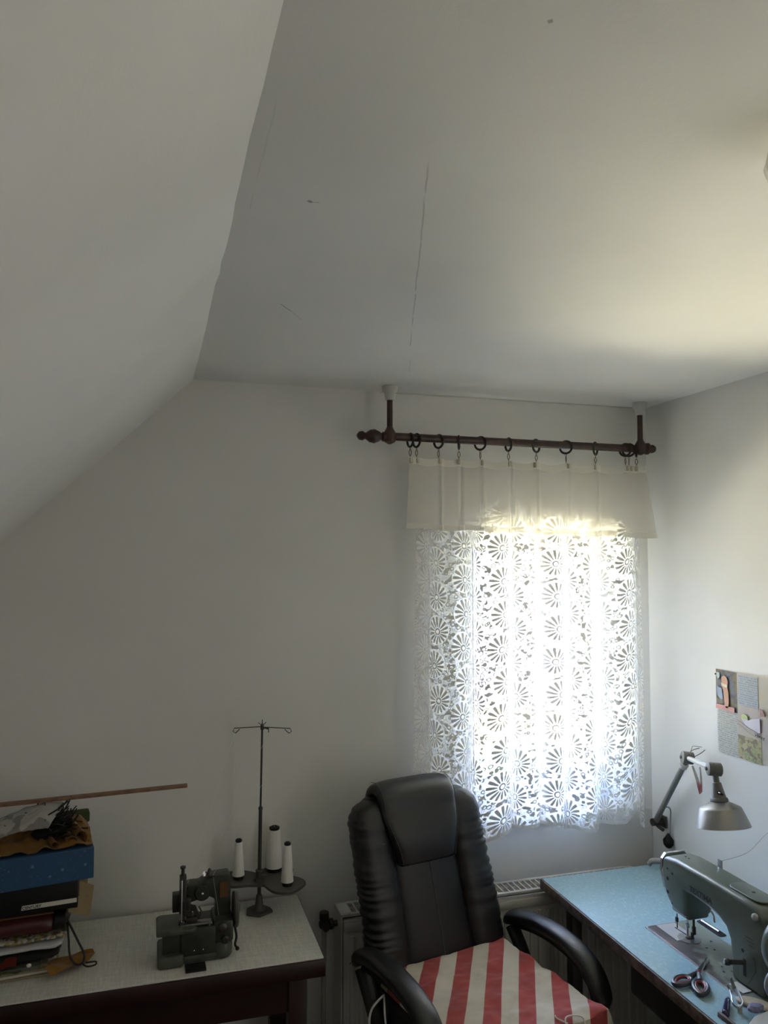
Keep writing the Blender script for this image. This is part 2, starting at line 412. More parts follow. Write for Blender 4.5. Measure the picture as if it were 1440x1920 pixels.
struct(b.build('added_door_1', 'frame'), 'white painted frame of the added doorway round the fill light')  # unseen door frame, added to house the fill light
# sloping attic wall, running down to a knee wall
KZ = 2.537 - (RX - XL) * SL
b = MB()
ny = 60
def ridge(y): return RX + 0.004 * nz(y * 3.1, 2.2) + 0.003 * nz(y * 11, 5.0)
b.grid(ny, 10, lambda a, c: (ridge(YF + (D - YF) * a) * (1 - c) + XL * c, YF + (D - YF) * a, H * (1 - c) + KZ * c + 0.004 * nz(a * 9, c * 5)))
b.grid(1, 1, lambda a, c: (XL - 0.25 * c, YF + (D - YF) * a, KZ + 0.25 * c))
b.grid(1, 1, lambda a, c: (XL - .25 + (RX + .25 - XL) * c, YF + (D - YF) * a, KZ + 0.25 + (H + .25 - KZ - .25) * c))
b.b2(XL - T, XL, YF - T, D, 0, KZ)
struct(b.build('wall_left', 'slope', smooth=False))
# filler bead along the joint of ceiling and window wall, and along the ridge
struct(MB().tube([(x, D - 0.002, H - 0.002 + 0.0015 * nz(x * 9, 1)) for x in [0.80 + i * 0.03 for i in range(38)]], [0.003 + 0.003 * abs(nz(i * .4, 8)) for i in range(38)], 6)
       .build('trim_1', 'white_plastic'))
# front wall behind the photographer
b = MB()
b.b2(XL - T, XR + T, YF - 0.2, YF, 0, H + .1)
struct(b.build('wall_front', 'wall', smooth=False))

# window
wy = 2.86
wf = MB()
for x0, x1, z0, z1 in ((WX0, WX0 + .06, WZ0, WZ1), (WX1 - .05, WX1, WZ0, WZ1), (WX0, WX1, WZ0, WZ0 + .07), (WX0, WX1, WZ1 - .05, WZ1)):
    wf.b2(x0, x1, wy - .01, wy + .06, z0, z1, bev=.004)
win = struct(wf.build('window_1', 'frame', loc=(WX0, wy, WZ0)), 'white single casement window behind the lace curtain')
sx0, sx1, sz0, sz1 = 1.20, 1.70, 1.065, 1.955
sh = MB()
for x0, x1, z0, z1 in ((WX0 + .05, sx0, WZ0 + .06, WZ1 - .04), (sx1, WX1 - .04, WZ0 + .06, WZ1 - .04), (sx0, sx1, WZ0 + .06, sz0), (sx0, sx1, sz1, WZ1 - .04)):
    sh.b2(x0, x1, wy - .03, wy + .03, z0, z1, bev=.006)
sash = sh.build('sash', 'frame', win)
gb = MB()
for x0, x1, z0, z1 in ((sx0, sx0 + .006, sz0, sz1), (sx1 - .006, sx1, sz0, sz1), (sx0, sx1, sz0, sz0 + .006), (sx0, sx1, sz1 - .006, sz1)):
    gb.b2(x0, x1, wy - .034, wy - .028, z0, z1)
gb.build('gasket', 'slot', sash)
MB().b2(sx0 - .005, sx1 + .005, wy - .004, wy + .004, sz0 - .005, sz1 + .005).build('pane', 'glass', sash, smooth=False)
hb = MB(); hb.b2(1.118, 1.142, wy - .048, wy - .030, 1.42, 1.50, bev=.004); hb.b2(1.121, 1.139, wy - .068, wy - .048, 1.34, 1.47, bev=.005)
hb.build('handle', 'frame', sash)
MB().b2(WX0 - .03, WX1 + .03, 2.712, wy - .03, WZ0 - .025, WZ0 + .006, bev=.006).build('window_sill', 'frame', win)
# folded cloth lying on the sill, showing pink through the lace
b = MB(); b.grid(24, 8, lambda u, v: (1.24 + .42 * u, 2.722 + .085 * v, WZ0 + .034 + .018 * nz(u * 7, v * 2, 1) + .014 * math.sin(v * PI)), thick=0.02)
tag(b.build('folded_cloth', mat('coral_cloth', (0.50, 0.20, 0.17), 0.9)), 'coral red folded cloth lying on the window sill behind the lace', 'cloth')

# outdoors (far beyond the glass, seen only as faint tints through the lace)
def bush(name, c, r, sd, label):
    b = MB(); t = bmesh.new(); bmesh.ops.create_icosphere(t, subdivisions=4, radius=r)
    for v in t.verts:
        d = v.co.normalized(); v.co *= 1 + 0.22 * nz(d.x * 3 + sd, d.y * 3, d.z * 3) + 0.12 * nz(d.x * 9, d.y * 9 + sd, d.z * 9)
    b._merge(t, Matrix.Translation(c) @ Matrix.Diagonal((1, 1, 1.25, 1)))
    b.cyl((c[0], c[1], -3.0), (c[0], c[1], c[2]), .12, .08, 8)
    tag(b.build(name, 'foliage'), label, 'tree')
bush('garden_tree', (4.55, 9.0, -1.35), 0.75, 1.0, 'green garden tree at the lower left beyond the window')
bush('garden_tree', (7.1, 10.8, -1.1), 0.40, 9.0, 'small green garden tree at the right beyond the window')
hs = thing('neighbour_house', 'pale house with a red tiled roof seen faintly through the window', 'house', (9.5, 18, -3))
MB().b2(6.0, 15.0, 17.5, 24, -3, -1.6).build('facade', 'facade', hs, smooth=False)
MB().prism([(17.0, -1.65), (24.5, -1.65), (20.8, -.25)], lambda a, c: (5.6, a, c), lambda a, c: (15.4, a, c)).build('roof', 'roof_tile', hs, smooth=False)

# ------------------------------------------------------------------ curtain rod, rings, curtains
RY, RZ = 2.645, 2.354
cr = thing('curtain_rod', 'dark red-brown turned wooden curtain rod hung from the ceiling on two posts', 'curtain rod', (1.33, RY, RZ))
MB().cyl((0.78, RY, RZ + .002), (1.885, RY, RZ - .002), 0.0145, n=24).build('pole', 'wood_rod', cr)
fin = [(0.012, 0), (0.0175, .004), (0.0175, .014), (0.012, .018), (0.019, .028), (0.0255, .045), (0.022, .062), (0.013, .074), (0.011, .078), (0.017, .088), (0.015, .100), (0.005, .108)]
MB().lathe((0.795, RY, RZ), (-1, 0, 0), fin).build('finial', 'wood_rod', cr)
MB().lathe((1.862, RY, RZ), (1, 0, 0), [(0.012, 0), (0.022, .006), (0.0235, .014), (0.014, .024), (0.017, .034), (0.013, .044), (0.004, .048)]).build('finial', 'wood_rod', cr)
for x in (0.808, 1.843):
    pb = MB(); pb.cyl((x, RY, RZ), (x, RY, 2.50), 0.0105, n=16)
    pb.lathe((x, RY, RZ - .026), (0, 0, 1), [(0.006, 0), (0.02, .008), (0.0245, .024), (0.021, .042), (0.013, .056), (0.0105, .062)])
    p = pb.build('post', 'wood_rod', cr)
    MB().lathe((x, RY, 2.486), (0, 0, 1), [(0.0165, 0), (0.0185, .012), (0.0205, .026), (0.028, .034), (0.029, .0505)]).build('ceiling_socket', 'white_plastic', p)
ring_x = [(.885, 8), (.909, 14), (.994, 24), (1.073, -25), (1.158, 36), (1.272, 3), (1.387, -60), (1.513, 42), (1.641, -50), (1.774, 30), (1.790, 50), (1.824, -38)]
ords = ['leftmost', 'second', 'third', 'fourth', 'fifth', 'sixth', 'seventh', 'eighth', 'ninth', 'tenth', 'eleventh', 'rightmost']
R0 = thing('curtain_ring', 'x', 'curtain ring', (0, RY, RZ), 0, 'dark wooden rings on the curtain rod')
rc = -.0085
MB().tube([(0, RY + .0235 * math.cos(a), RZ + rc + .0235 * math.sin(a)) for a in [2 * PI * i / 28 for i in range(28)]], .0042, 8, closed=True).build('hoop', 'ring', R0)
hk = MB(); z0 = RZ + rc - .027
hk.tube([(0, RY + .003 * math.cos(a), z0 - .004 + .005 * math.sin(a)) for a in [2 * PI * i / 12 for i in range(12)]], .001, 6, closed=True)
hk.tube([(.0045 * math.cos(a), RY, z0 - .018 + .010 * math.sin(a)) for a in [2 * PI * i / 16 for i in range(16)]], .0014, 6, closed=True)
hk.cyl((0, RY, z0 - .028), (0, RY, z0 - .036), .0016, n=6)
hk.build('hook', 'hook', R0)
cb = MB(); cb.box((0, RY - .009, z0 - .046), (.012, .008, .020), bev=.002); cb.build('clip', 'clip', R0)
for i, (x, a) in enumerate(ring_x):
    o = R0 if i == 0 else copy_tree(R0)
    o.location.x = x; o.rotation_euler = (0, 0, math.radians(a))
    if i in (0, 11): o['label'] = f'{ords[i]} dark curtain ring on the wooden rod, clipped to the curtain edge'
    else: o['label'] = f'{ords[i]} dark curtain ring from the left on the wooden rod'

def fold(x, z, ph=0.0):
    k = 0.35 + 0.65 * smooth01((2.30 - z) / 0.5)
    return k * (0.022 * math.sin(x * 46 + 1.3 * math.sin(x * 9) + ph) + 0.009 * math.sin(x * 23 + ph + z * 0.7) + 0.006 * nz(x * 14, z * 1.5, ph))
def hem_z(x):
    pts = [(.89, .93), (1.10, .925), (1.15, .905), (1.19, .885), (1.215, .905), (1.24, .920), (1.30, .930), (1.36, .932), (1.43, .935), (1.47, .930), (1.51, .905), (1.55, .915), (1.60, .888), (1.63, .890), (1.645, .905), (1.70, .905), (1.735, .91), (1.765, .955), (1.79, .94), (1.82, .90), (1.87, .875), (1.9, .88)]
    for (a, za), (c, zc) in zip(pts, pts[1:]):
        if a <= x <= c: return za + (zc - za) * (x - a) / (c - a)
    return pts[0][1] if x < pts[0][0] else pts[-1][1]
def top_z(x):
    xs = [r[0] for r in ring_x]
    for a, c in zip(xs, xs[1:]):
        if a <= x <= c:
            t = (x - a) / (c - a); return 2.283 - 0.10 * (c - a) * 4 * t * (1 - t)
    return 2.283 - .03 * (max(0, xs[0] - x) + max(0, x - xs[-1]))
def lacef(u, v):
    x = 0.902 + (1.862 - 0.902) * u; zb = hem_z(x); zt = top_z(x); z = zt + (zb - zt) * v
    spread = (u - .5) * 0.03 * v + (0.012 * smooth01((v - .6) / .4) * math.sin(u * 17))
    return (x + spread + 0.019 * math.sin(x * 46 + 1.6 + 1.3 * math.sin(x * 9)), 2.664 + fold(x, z), z)
b = MB(); b.grid(260, 110, lacef, uvf=lambda u, v: (u * 1.35, (1 - v) * 1.37 + 0.0005))
lc = b.build('lace_curtain', 'lace', recalc=False)
tag(lc, 'long white lace curtain with daisy pattern hanging in front of the window', 'curtain')
def valf(u, v):
    xt = 0.880 + (1.858 - 0.880) * u; zt = top_z(xt) + .003
    x = xt + v * (-.012 * (1 - u) + .05 * max(0, (u - .93) / .07)); zb = 2.027 - .026 * u + .003 * math.sin(u * 31)
    pl = 0
    for k, (rx, _) in enumerate(ring_x[2:9]): pl += 0.010 * math.exp(-((x - rx - .008) / .006) ** 2) * (1 if k % 2 else -1)
    return (x, 2.640 + pl * (0.3 + .7 * v) + .004 * math.sin(x * 19), zt + (zb - zt) * v)
b = MB(); b.grid(220, 30, valf, uvf=lambda u, v: (u, (1 - v) * .25))
vl = b.build('valance', 'sheer', recalc=False)
tag(vl, 'short sheer cream valance with a wide hem across the top of the lace curtain', 'valance')

# ------------------------------------------------------------------ radiator
rx0, rx1, ry0, ry1, rz0, rz1 = 0.625, 1.800, 2.600, 2.697, 0.13, 0.734
ra = thing('radiator', 'cream enamelled panel radiator below the window, behind the office chair', 'radiator', ((rx0 + rx1) / 2, 2.65, rz0))
b = MB(); b.b2(rx0 + .01, rx1 - .01, ry0 + .006, ry0 + .02, rz0, rz1 - .02, bev=.004)
n = 34
for i in range(n):
    x = rx0 + .04 + (rx1 - rx0 - .08) * i / (n - 1); b.b2(x - .008, x + .008, ry0, ry0 + .012, rz0 + .04, rz1 - .075, bev=.004)
b.b2(rx0 + .012, rx1 - .012, ry0 - .001, ry0 + .012, rz1 - .06, rz1 - .03, bev=.005)
b.b2(rx0 + .01, rx1 - .01, ry1 - .016, ry1 - .004, rz0, rz1 - .02, bev=.003)
b.build('front_panel', 'rad', ra)
b = MB()
b_ = [MB().b2(x, x + .006, ry0, ry1, rz0 + .03, rz1 - .004).build('side_cover', 'rad', ra) for x in (rx0, rx1 - .006)]

b = MB(); b.b2(rx0, rx1, ry0, ry0 + .014, rz1 - .010, rz1, bev=.002); b.b2(rx0, rx1, ry1 - .014, ry1, rz1 - .010, rz1, bev=.002)
x = rx0; b.b2(rx0, rx0 + .035, ry0, ry1, rz1 - .006, rz1, bev=.001); b.b2(rx1 - .035, rx1, ry0, ry1, rz1 - .006, rz1, bev=.001)
k = 0; x = rx0 + .035
while x < rx1 - .035:
    b.b2(x, x + .005, ry0 + .01, ry1 - .01, rz1 - .006, rz1 - .001); x += .0225
b.build('top_grille', 'rad', ra)
MB().b2(rx0 + .01, rx1 - .01, ry0 + .02, ry1 - .016, rz1 - .05, rz1 - .045).build('inner_fins', 'slot', ra)
b = MB(); b.cyl((.628, 2.655, .685), (.600, 2.655, .685), .010); b.lathe((.612, 2.655, .685), (-1, 0, 0), [(.015, 0), (.018, .004), (.018, .012), (.012, .016)])
b.sphere((.580, 2.655, .688), .019); b.cyl((.580, 2.655, .688), (.580, 2.62, .688), .014, .012); b.lathe((.580, 2.655, .70), (0, 0, 1), [(.013, 0), (.017, .006), (.016, .026), (.009, .030)])
b.build('valve', 'dark_steel', ra)
b = MB(); b.tube(spline([(.580, 2.655, .685), (.580, 2.66, .50), (.582, 2.67, .20), (.582, 2.67, 0.0)]), .0085, 10); b.build('pipe', 'cable', ra)

# ------------------------------------------------------------------ white overlocker table (left)
tz = 0.771
def laminate(name, c1, c2, sc):
    m = bpy.data.materials.new(name); m.use_nodes = True; t = NT(m.node_tree); bb = m.node_tree.nodes['Principled BSDF']
    g = t.node('ShaderNodeTexCoord').outputs['Object']
    w1 = t.node('ShaderNodeMapping'); t.link(g, w1.inputs[0]); w1.inputs['Scale'].default_value = (1, .06, 1)
    w2 = t.node('ShaderNodeMapping'); t.link(g, w2.inputs[0]); w2.inputs['Scale'].default_value = (.06, 1, 1)
    f = t.m('ADD', t.noise(w1.outputs[0], sc, 2), t.noise(w2.outputs[0], sc, 2))
    t.link(t.mix(t.ss(f, .8, 1.2), c1, c2), bb.inputs['Base Color']); bb.inputs['Roughness'].default_value = 0.38
    return m
M['linen'] = laminate('linen_laminate', (0.74, 0.73, 0.67), (0.60, 0.59, 0.54), 300)
wt = thing('overlocker_table', 'narrow table with linen-look white top and dark red-brown edge along the back wall', 'table', (-.4, 2.5, 0))
MB().b2(-1.30, .497, 2.277, 2.712, tz - .004, tz, bev=.001).build('tabletop', 'linen', wt, smooth=False)
MB().b2(-1.302, .501, 2.270, 2.716, tz - .052, tz - .004, bev=.003).build('edge_band', 'mahog', wt)
for x, y in ((.425, 2.315), (.425, 2.67), (-1.2, 2.315), (-1.2, 2.67)):
    MB().b2(x - .027, x + .027, y - .022, y + .022, 0, tz - .052, bev=.003).build('leg', 'mahog', wt)
b = MB(); b.b2(-1.17, .40, 2.30, 2.325, .62, tz - .05); b.b2(-1.17, .40, 2.66, 2.69, .62, tz - .05)
b.build('apron', 'mahog', wt)
b = MB(); b.box((.18, 2.62, .55), (.42, .02, .045), ry=math.radians(24)); b.build('brace', 'stick', wt, label='pale wooden brace')

# overlock machine
ov = thing('overlock_machine', 'small olive green overlock sewing machine standing on the narrow white table', 'sewing machine', (.14, 2.39, tz))
b = MB(); b.b2(.034, .106, 2.33, 2.455, tz, tz + .034, bev=.009, seg=3)
b.b2(.10, .205, 2.345, 2.455, tz + .002, tz + .024, bev=.005)
b.build('base', 'olive_light', ov)
b = MB(); b.b2(.048, .104, 2.352, 2.45, tz + .03, tz + .086, bev=.004)
b.b2(.098, .195, 2.345, 2.455, tz + .02, tz + .098, bev=.005)
b.b2(.188, .245, 2.345, 2.455, tz + .045, tz + .108, bev=.008)
b.build('housing', 'olive', ov)
b = MB(); b.lathe((.213, 2.372, tz + .003), (0, 0, 1), [(.026, 0), (.031, .006), (.032, .030), (.027, .046), (.012, .052)]); b.build('side_boss', 'olive_light', ov)
b = MB()
plate = [(.030, 2.335), (.120, 2.332), (.136, 2.337), (.142, 2.346), (.138, 2.356), (.122, 2.362), (.110, 2.372), (.110, 2.445), (.040, 2.448), (.030, 2.438)]
b.prism(plate, lambda x, y: (x, y, .860), lambda x, y: (x, y, .874), bev=.004); b.build('cloth_plate', 'olive_light', ov)
b = MB(); b.b2(.104, .185, 2.352, 2.378, .872, .878, bev=.001); b.b2(.096, .108, 2.35, 2.40, .872, .88); b.b2(.175, .18, 2.35, 2.37, .862, .88)
b.build('throat_plate', 'steel', ov)
# upper arm
b = MB()
arm = [(.108, .905), (.108, .955), (.118, .972), (.150, .972), (.175, .990), (.236, .992), (.240, .980), (.240, .875), (.196, .875), (.196, .925), (.178, .936), (.150, .930), (.128, .925)]
b.prism(arm, lambda x, z: (x, 2.385, z), lambda x, z: (x, 2.440, z), bev=.004)
b.lathe((.158, 2.39, .950), (0, -1, 0), [(.024, -.01), (.024, .006), (.019, .012), (.008, .013)])
b.b2(.075, .10, 2.40, 2.43, .895, .945, bev=.002)
b.build('arm', 'olive', ov)
MB().sphere((.158, 2.376, .950), .005).build('screw', 'chrome', ov)
b = MB()
b.b2(.093, .112, 2.362, 2.384, .905, 1.010, bev=.002); b.cyl((.102, 2.372, 1.005), (.102, 2.372, 1.03), .005, n=10); b.cyl((.102, 2.372, 1.03), (.102, 2.372, 1.035), .008, n=10)
b.cyl((.103, 2.370, .875), (.103, 2.370, .91), .0045, n=10); b.lathe((.103, 2.370, .874), (0, 0, 1), [(.012, 0), (.010, .008), (.005, .012)])
b.box((.118, 2.372, .93), (.014, .02, .034), bev=.002); b.box((.128, 2.375, .915), (.02, .014, .012), ry=.3)
b.build('needle_bar', 'dark_steel', ov)
b = MB(); b.cyl((.099, 2.359, .885), (.099, 2.359, 1.0), .0022, n=8); b.box((.098, 2.360, .99), (.008, .003, .03)); b.box((.103, 2.360, .95), (.006, .003, .02)); b.build('guide_rod', 'chrome', ov)
b = MB(); b.box((.128, 2.372, .888), (.03, .03, .012), bev=.002); b.box((.142, 2.375, .898), (.010, .02, .03), ry=-.4); b.box((.118, 2.37, .902), (.02, .016, .01), ry=.2)
b.tube([(.15, 2.37, .89), (.155, 2.37, .905), (.148, 2.37, .918)], .0025, 6); b.build('presser_foot', 'dark_steel', ov)
b = MB(); b.b2(.160, .192, 2.378, 2.400, .9945, .997); b.lathe((.178, 2.389, .997), (0, 0, 1), [(.010, 0), (.008, .004), (.005, .008), (.005, .015), (.002, .018)], n=14)
b.build('tension_assembly', 'dark_steel', ov)
MB().lathe((.163, 2.384, 1.001), (.5, -.8, .3), [(.007, 0), (.0085, .002), (.003, .005)], n=14).build('tension_disc', 'chrome', ov)
MB().b2(.208, .232, 2.3825, 2.384, .93, .975).build('badge', mat('rust_badge', (0.11, 0.05, 0.015), .5), ov, label='brown badge on the arm')
b = MB(); b.lathe((.246, 2.40, .886), (1, 0, 0), [(.010, 0), (.046, .002), (.050, .006), (.050, .013), (.045, .017), (.012, .017), (.012, .022), (.004, .024)], n=36); b.build('handwheel', 'grey_stand', ov)
b = MB(); b.tube(spline([(.252, 2.385, .845), (.256, 2.37, .82), (.252, 2.365, .800), (.258, 2.36, .79)]), .0035, 8); b.sphere((.258, 2.36, .79), .006, n=10); b.build('lever', 'blk', ov)
b = MB(); b.lathe((.215, 2.343, .862), (0, -1, 0), [(.014, -.004), (.014, .004), (.009, .008), (.006, .009)], n=20); b.lathe((.222, 2.343, .828), (0, -1, 0), [(.011, -.004), (.011, .006), (.007, .010)], n=20); b.build('dial', 'dark_steel', ov)
for x in (.135, .160): MB().sphere((x, 2.3445, .808), .0022, n=8).build('screw', 'chrome', ov)
MB().box((.138, 2.318, tz + .003), (.056, .044, .005), rz=.02, bev=.001).build('waste_tray', 'blk', ov)

# thread stand
ts = thing('thread_stand', 'grey metal thread stand with tall pole and three-lobed tray behind the overlock machine', 'thread stand', (.355, 2.62, tz))
b = MB(); b.prism([(.312, 2.600), (.352, 2.575), (.398, 2.600), (.392, 2.628), (.358, 2.668), (.318, 2.64)], lambda x, y: (x, y, tz), lambda x, y: (x, y, tz + .008), bev=.002)
b.lathe((.355, 2.62, tz + .006), (0, 0, 1), [(.022, 0), (.013, .016), (.010, .045), (.007, .05)], n=16); b.build('foot', 'grey_stand', ts)
b = MB(); b.cyl((.355, 2.62, tz + .04), (.357, 2.62, 1.104), .006, n=14); b.cyl((.357, 2.62, 1.10), (.360, 2.62, 1.376), .0034, n=10); b.lathe((.357, 2.62, 1.098), (0, 0, 1), [(.0072, 0), (.0072, .006), (.004, .010)], n=12)
b.build('pole', 'dark_steel', ts)
# three-lobed tray outline by metaball-like union radius
lobes = [(.286, 2.662, .062), (.428, 2.704, .050), (.437, 2.566, .062), (.352, 2.630, .036)]
lobes = [(x, min(y, D - r - .004), r) for x, y, r in lobes]
cx, cy = .36, 2.64
def lobe_r(a):
    best = 0
    ca, sa = math.cos(a), math.sin(a)
    acc = 0
    for i in range(1, 160):
        rr = i * .001; x, y = cx + rr * ca, cy + rr * sa
        f = sum(max(0.0, (r * r) / ((x - lx) ** 2 + (y - ly) ** 2 + 1e-6)) ** 1.9 for lx, ly, r in lobes)
        if f >= 1.0: best = rr
    return best
outl = []
for i in range(120):
    a = 2 * PI * i / 120; r = max(.03, lobe_r(a)); outl.append((cx + r * math.cos(a), min(cy + r * math.sin(a), D - .004)))
b = MB(); b.prism(outl, lambda x, y: (x, y, .862), lambda x, y: (x, y, .870)); b.build('tray', 'grey_stand', ts, smooth=False)
b = MB(); b.lathe((.3555, 2.62, .868), (0, 0, 1), [(.017, 0), (.017, .010), (.011, .012), (.011, .030), (.013, .031), (.013, .036), (.007, .037)], n=18); b.cyl((.358, 2.60, .893), (.375, 2.595, .893), .004, n=10); b.build('clamp', 'grey_stand', ts)
b = MB()
zt = 1.366
def guide(p0, p1, s):
    p0, p1 = Vector(p0), Vector(p1); d = (p1 - p0).normalized()
    pts = [p0, p1, p1 + d * .004 + Vector((0, 0, -.010)), p1 - d * .004 + Vector((0, 0, -.016)), p1 - d * .018 + Vector((0, 0, -.004))]
    b.tube(pts, .0016, 6)
guide((.36, 2.62, zt), (.268, 2.612, zt + .002), 1); guide((.362, 2.62, zt - .002), (.452, 2.612, zt - .010), 1)
b.cyl((.360, 2.62, zt - .010), (.360, 2.62, zt + .006), .006, n=10)
b.cyl((.360, 2.62, zt + .004), (.360, 2.62, zt + .022), .0016, n=6)
for dx in (-.013, .013): b.tube([(.360, 2.62, zt + .002), (.360 + dx, 2.62, zt + .014)], .0013, 6)
b.cyl((.360, 2.62, zt - .002), (.378, 2.60, zt - .004), .003, n=8); b.cyl((.378, 2.60, zt - .004), (.378, 2.60, zt - .016), .0015, n=6)
b.build('guide_arms', 'dark_steel', ts)
cones = [(.291, 2.655, .124, .0165, .0115, 'slim white thread cone on the left lobe of the stand', (.268, 2.61, 1.352)),
         (.414, 2.690, .142, .0245, .0185, 'thick white thread cone at the back of the stand', (.378, 2.60, 1.348)),
         (.437, 2.560, .132, .0165, .0115, 'slim white thread cone on the right lobe of the stand', (.450, 2.612, 1.338))]
for x, y, h, r0, r1, lab, g in cones:
    c = thing('thread_cone', lab, 'thread cone', (x, y, .870), 0, 'white thread cones on the stand')
    MB().lathe((x, y, .870), (0, 0, 1), [(r0, 0), (r0 + .0005, .010), (r1 - .002, h - .006), (r1 * .95, h - .004), (r1 * .95, h + .001), (r1 * .45, h + .005), (r1 * .3, h + .001)], n=24).build('cone_core', 'blk', c)
    MB().lathe((x, y, .870), (0, 0, 1), [(r0 * .9, .010), (r0 + .0035, .012), (r0 + .003, .02), (r1 + .001, h - .010), (r1 * .8, h - .005)], n=28).build('wound_thread', 'thread', c)
    MB().tube([(x, y, .870 + h), (g[0], g[1], g[2] - .004)], .00030, 4).build('thread_strand', 'thread', c)
for i, (p, q, lab) in enumerate([((.378, 2.60, 1.35), (.164, 2.386, 1.003), 'taut pale thread running from the stand top to the tension disc'),
                        ((.450, 2.612, 1.34), (.188, 2.382, .997), 'taut pale thread running from the stand top to the tension bracket'),
                        ((.268, 2.61, 1.352), (.116, 2.375, .985), 'taut pale thread running from the stand top to the needle bar')]):
    pts = [p, q] + ([(.205, 2.372, .885)] if i == 1 else [])
    tag(MB().tube(pts, .00035, 4).build('machine_thread', 'thread'), lab, 'thread', 'threads leading down to the overlock machine')

# ------------------------------------------------------------------ pile at the left
def rot2(x, y, c, a): return (c[0] + (x - c[0]) * math.cos(a) - (y - c[1]) * math.sin(a), c[1] + (x - c[0]) * math.sin(a) + (y - c[1]) * math.cos(a))
def slab(mb, cr_, w_, d_, z0, z1, a, bev=.002):
    """box whose near right corner is at cr_, extending w_ to the left and d_ back, turned by a"""
    cxy = rot2(cr_[0] - w_ / 2, cr_[1] + d_ / 2, cr_, a); return mb.box((*cxy, (z0 + z1) / 2), (w_, d_, z1 - z0), rz=a, bev=bev)
m = bpy.data.materials.new('speckled_blue_card'); m.use_nodes = True; t = NT(m.node_tree); bb = m.node_tree.nodes['Principled BSDF']
oc = t.node('ShaderNodeTexCoord').outputs['Object']
v1 = t.node('ShaderNodeTexVoronoi'); v1.inputs['Scale'].default_value = 30; t.link(oc, v1.inputs['Vector'])
v2 = t.node('ShaderNodeTexVoronoi'); v2.inputs['Scale'].default_value = 95; t.link(oc, v2.inputs['Vector'])
s1 = t.m('MULTIPLY', t.m('SUBTRACT', 1.0, t.ss(v1.outputs['Distance'], .10, .15)), .35); s2 = t.m('MULTIPLY', t.m('SUBTRACT', 1.0, t.ss(v2.outputs['Distance'], .10, .16)), .25)
t.link(t.mix(t.m('MAXIMUM', s1, s2), (0.020, 0.072, 0.170), (0.25, 0.42, 0.55)), bb.inputs['Base Color']); bb.inputs['Roughness'].default_value = .5
M['bluecard'] = m
m = bpy.data.materials.new('patterned_foil_cloth'); m.use_nodes = True; t = NT(m.node_tree); bb = m.node_tree.nodes['Principled BSDF']
oc = t.node('ShaderNodeTexCoord').outputs['Object']
f1 = t.ss(t.noise(oc, 60, 6), .45, .56); f2 = t.ss(t.noise(oc, 90, 6), .5, .54)
t.link(t.mix(f2, t.mix(f1, (.10, .09, .07), (.30, .22, .07)), (.42, .42, .38)), bb.inputs['Base Color']); bb.inputs['Roughness'].default_value = .4
M['patterned'] = m

# bottom papers
pp = [((-.232, 2.395), .42, .26, tz, tz + .006, .05, 'oldpaper', 'aged brown folder, lowest of the pile on the narrow table'),
      ((-.236, 2.405), .40, .25, tz + .006, tz + .013, .10, 'paper', 'off-white booklet on the aged folder near the bottom of the pile'),
      ((-.258, 2.400), .38, .25, tz + .013, tz + .022, .07, 'oldpaper', 'buff pattern folder under the dark fabric in the pile')]
for c_, w_, d_, z0, z1, a, mm, lab in pp: tag(slab(MB(), c_, w_, d_, z0, z1, a, .0008).build('paper_folder', mm, smooth=False), lab, 'folder', 'papers at the bottom of the pile')
tag(slab(MB(), (-.275, 2.392), .30, .22, tz + .022, tz + .032, .07, .001).build('flat_tin', mat('grey_green_tin', (.12, .125, .10), .35), smooth=False), 'flat grey-green tin on the papers under the dark fabric', 'tin')
# soft folded fabrics
def fold_roll(x1, x0, y0, y1, z0, z1, sd, wr=.006, a=0.0):
    cy_, cz_ = (y0 + y1) / 2, (z0 + z1) / 2; ry_, rz_ = (y1 - y0) / 2, (z1 - z0) / 2; b = MB(); rings = []; n = 30
    for i in range(n + 1):
        x = x0 + (x1 - x0) * i / n; k = 1.0 if 0 < i < n else .86
        off = a * (x - x1)
        ring = super_ring((x, cy_ + off, cz_), (0, 1, 0), (0, 0, 1), ry_ * k, rz_ * k, 36, 3.0)
        ring = [p + Vector((0.004 * nz(p.y * 60, p.z * 60, sd), wr * nz(x * 18, p.z * 40, sd), wr * .55 * nz(x * 22, p.y * 30, sd + 3))) for p in ring]
        rings.append(ring)
    return b.loft(rings)
tag(fold_roll(-.232, -.70, 2.402, 2.66, tz + .032, .838, 1, .006, .05).build('dark_fabric', 'black_cloth'), 'folded black fabric between the papers and the white cloth', 'fabric')
tag(fold_roll(-.222, -.70, 2.398, 2.62, .836, .858, 2, .004, .05).build('white_fabric', 'white_cloth'), 'rolled white cloth on top of the black fabric in the pile', 'fabric')
tag(fold_roll(-.212, -.70, 2.405, 2.64, .857, .874, 5, .005, .05).build('patterned_fabric', 'patterned'), 'crumpled yellow and grey patterned fabric under the maroon case', 'fabric')
# mustard leaf-shaped cloth spilling out
b = MB()
def leaf(u, v):
    c0, c1 = Vector((-.262, 2.372)), Vector((-.140, 2.478)); d = c1 - c0; nrm = Vector((-d.y, d.x)).normalized()
    wv = .040 * max(.02, math.sin(PI * (.14 + .84 * u))) ** .55
    p = c0 + d * u + nrm * (v - .5) * 2 * wv
    return (p.x, p.y, tz + .008 + .022 * (1 - u) * (1 - abs(v - .5)) + .008 * math.sin(u * 5 + v * 3) ** 2)
b.grid(24, 12, leaf, thick=.003)
tag(b.build('mustard_fabric', 'mustard'), 'mustard felt fabric scrap spilling out low on the right of the pile', 'fabric')
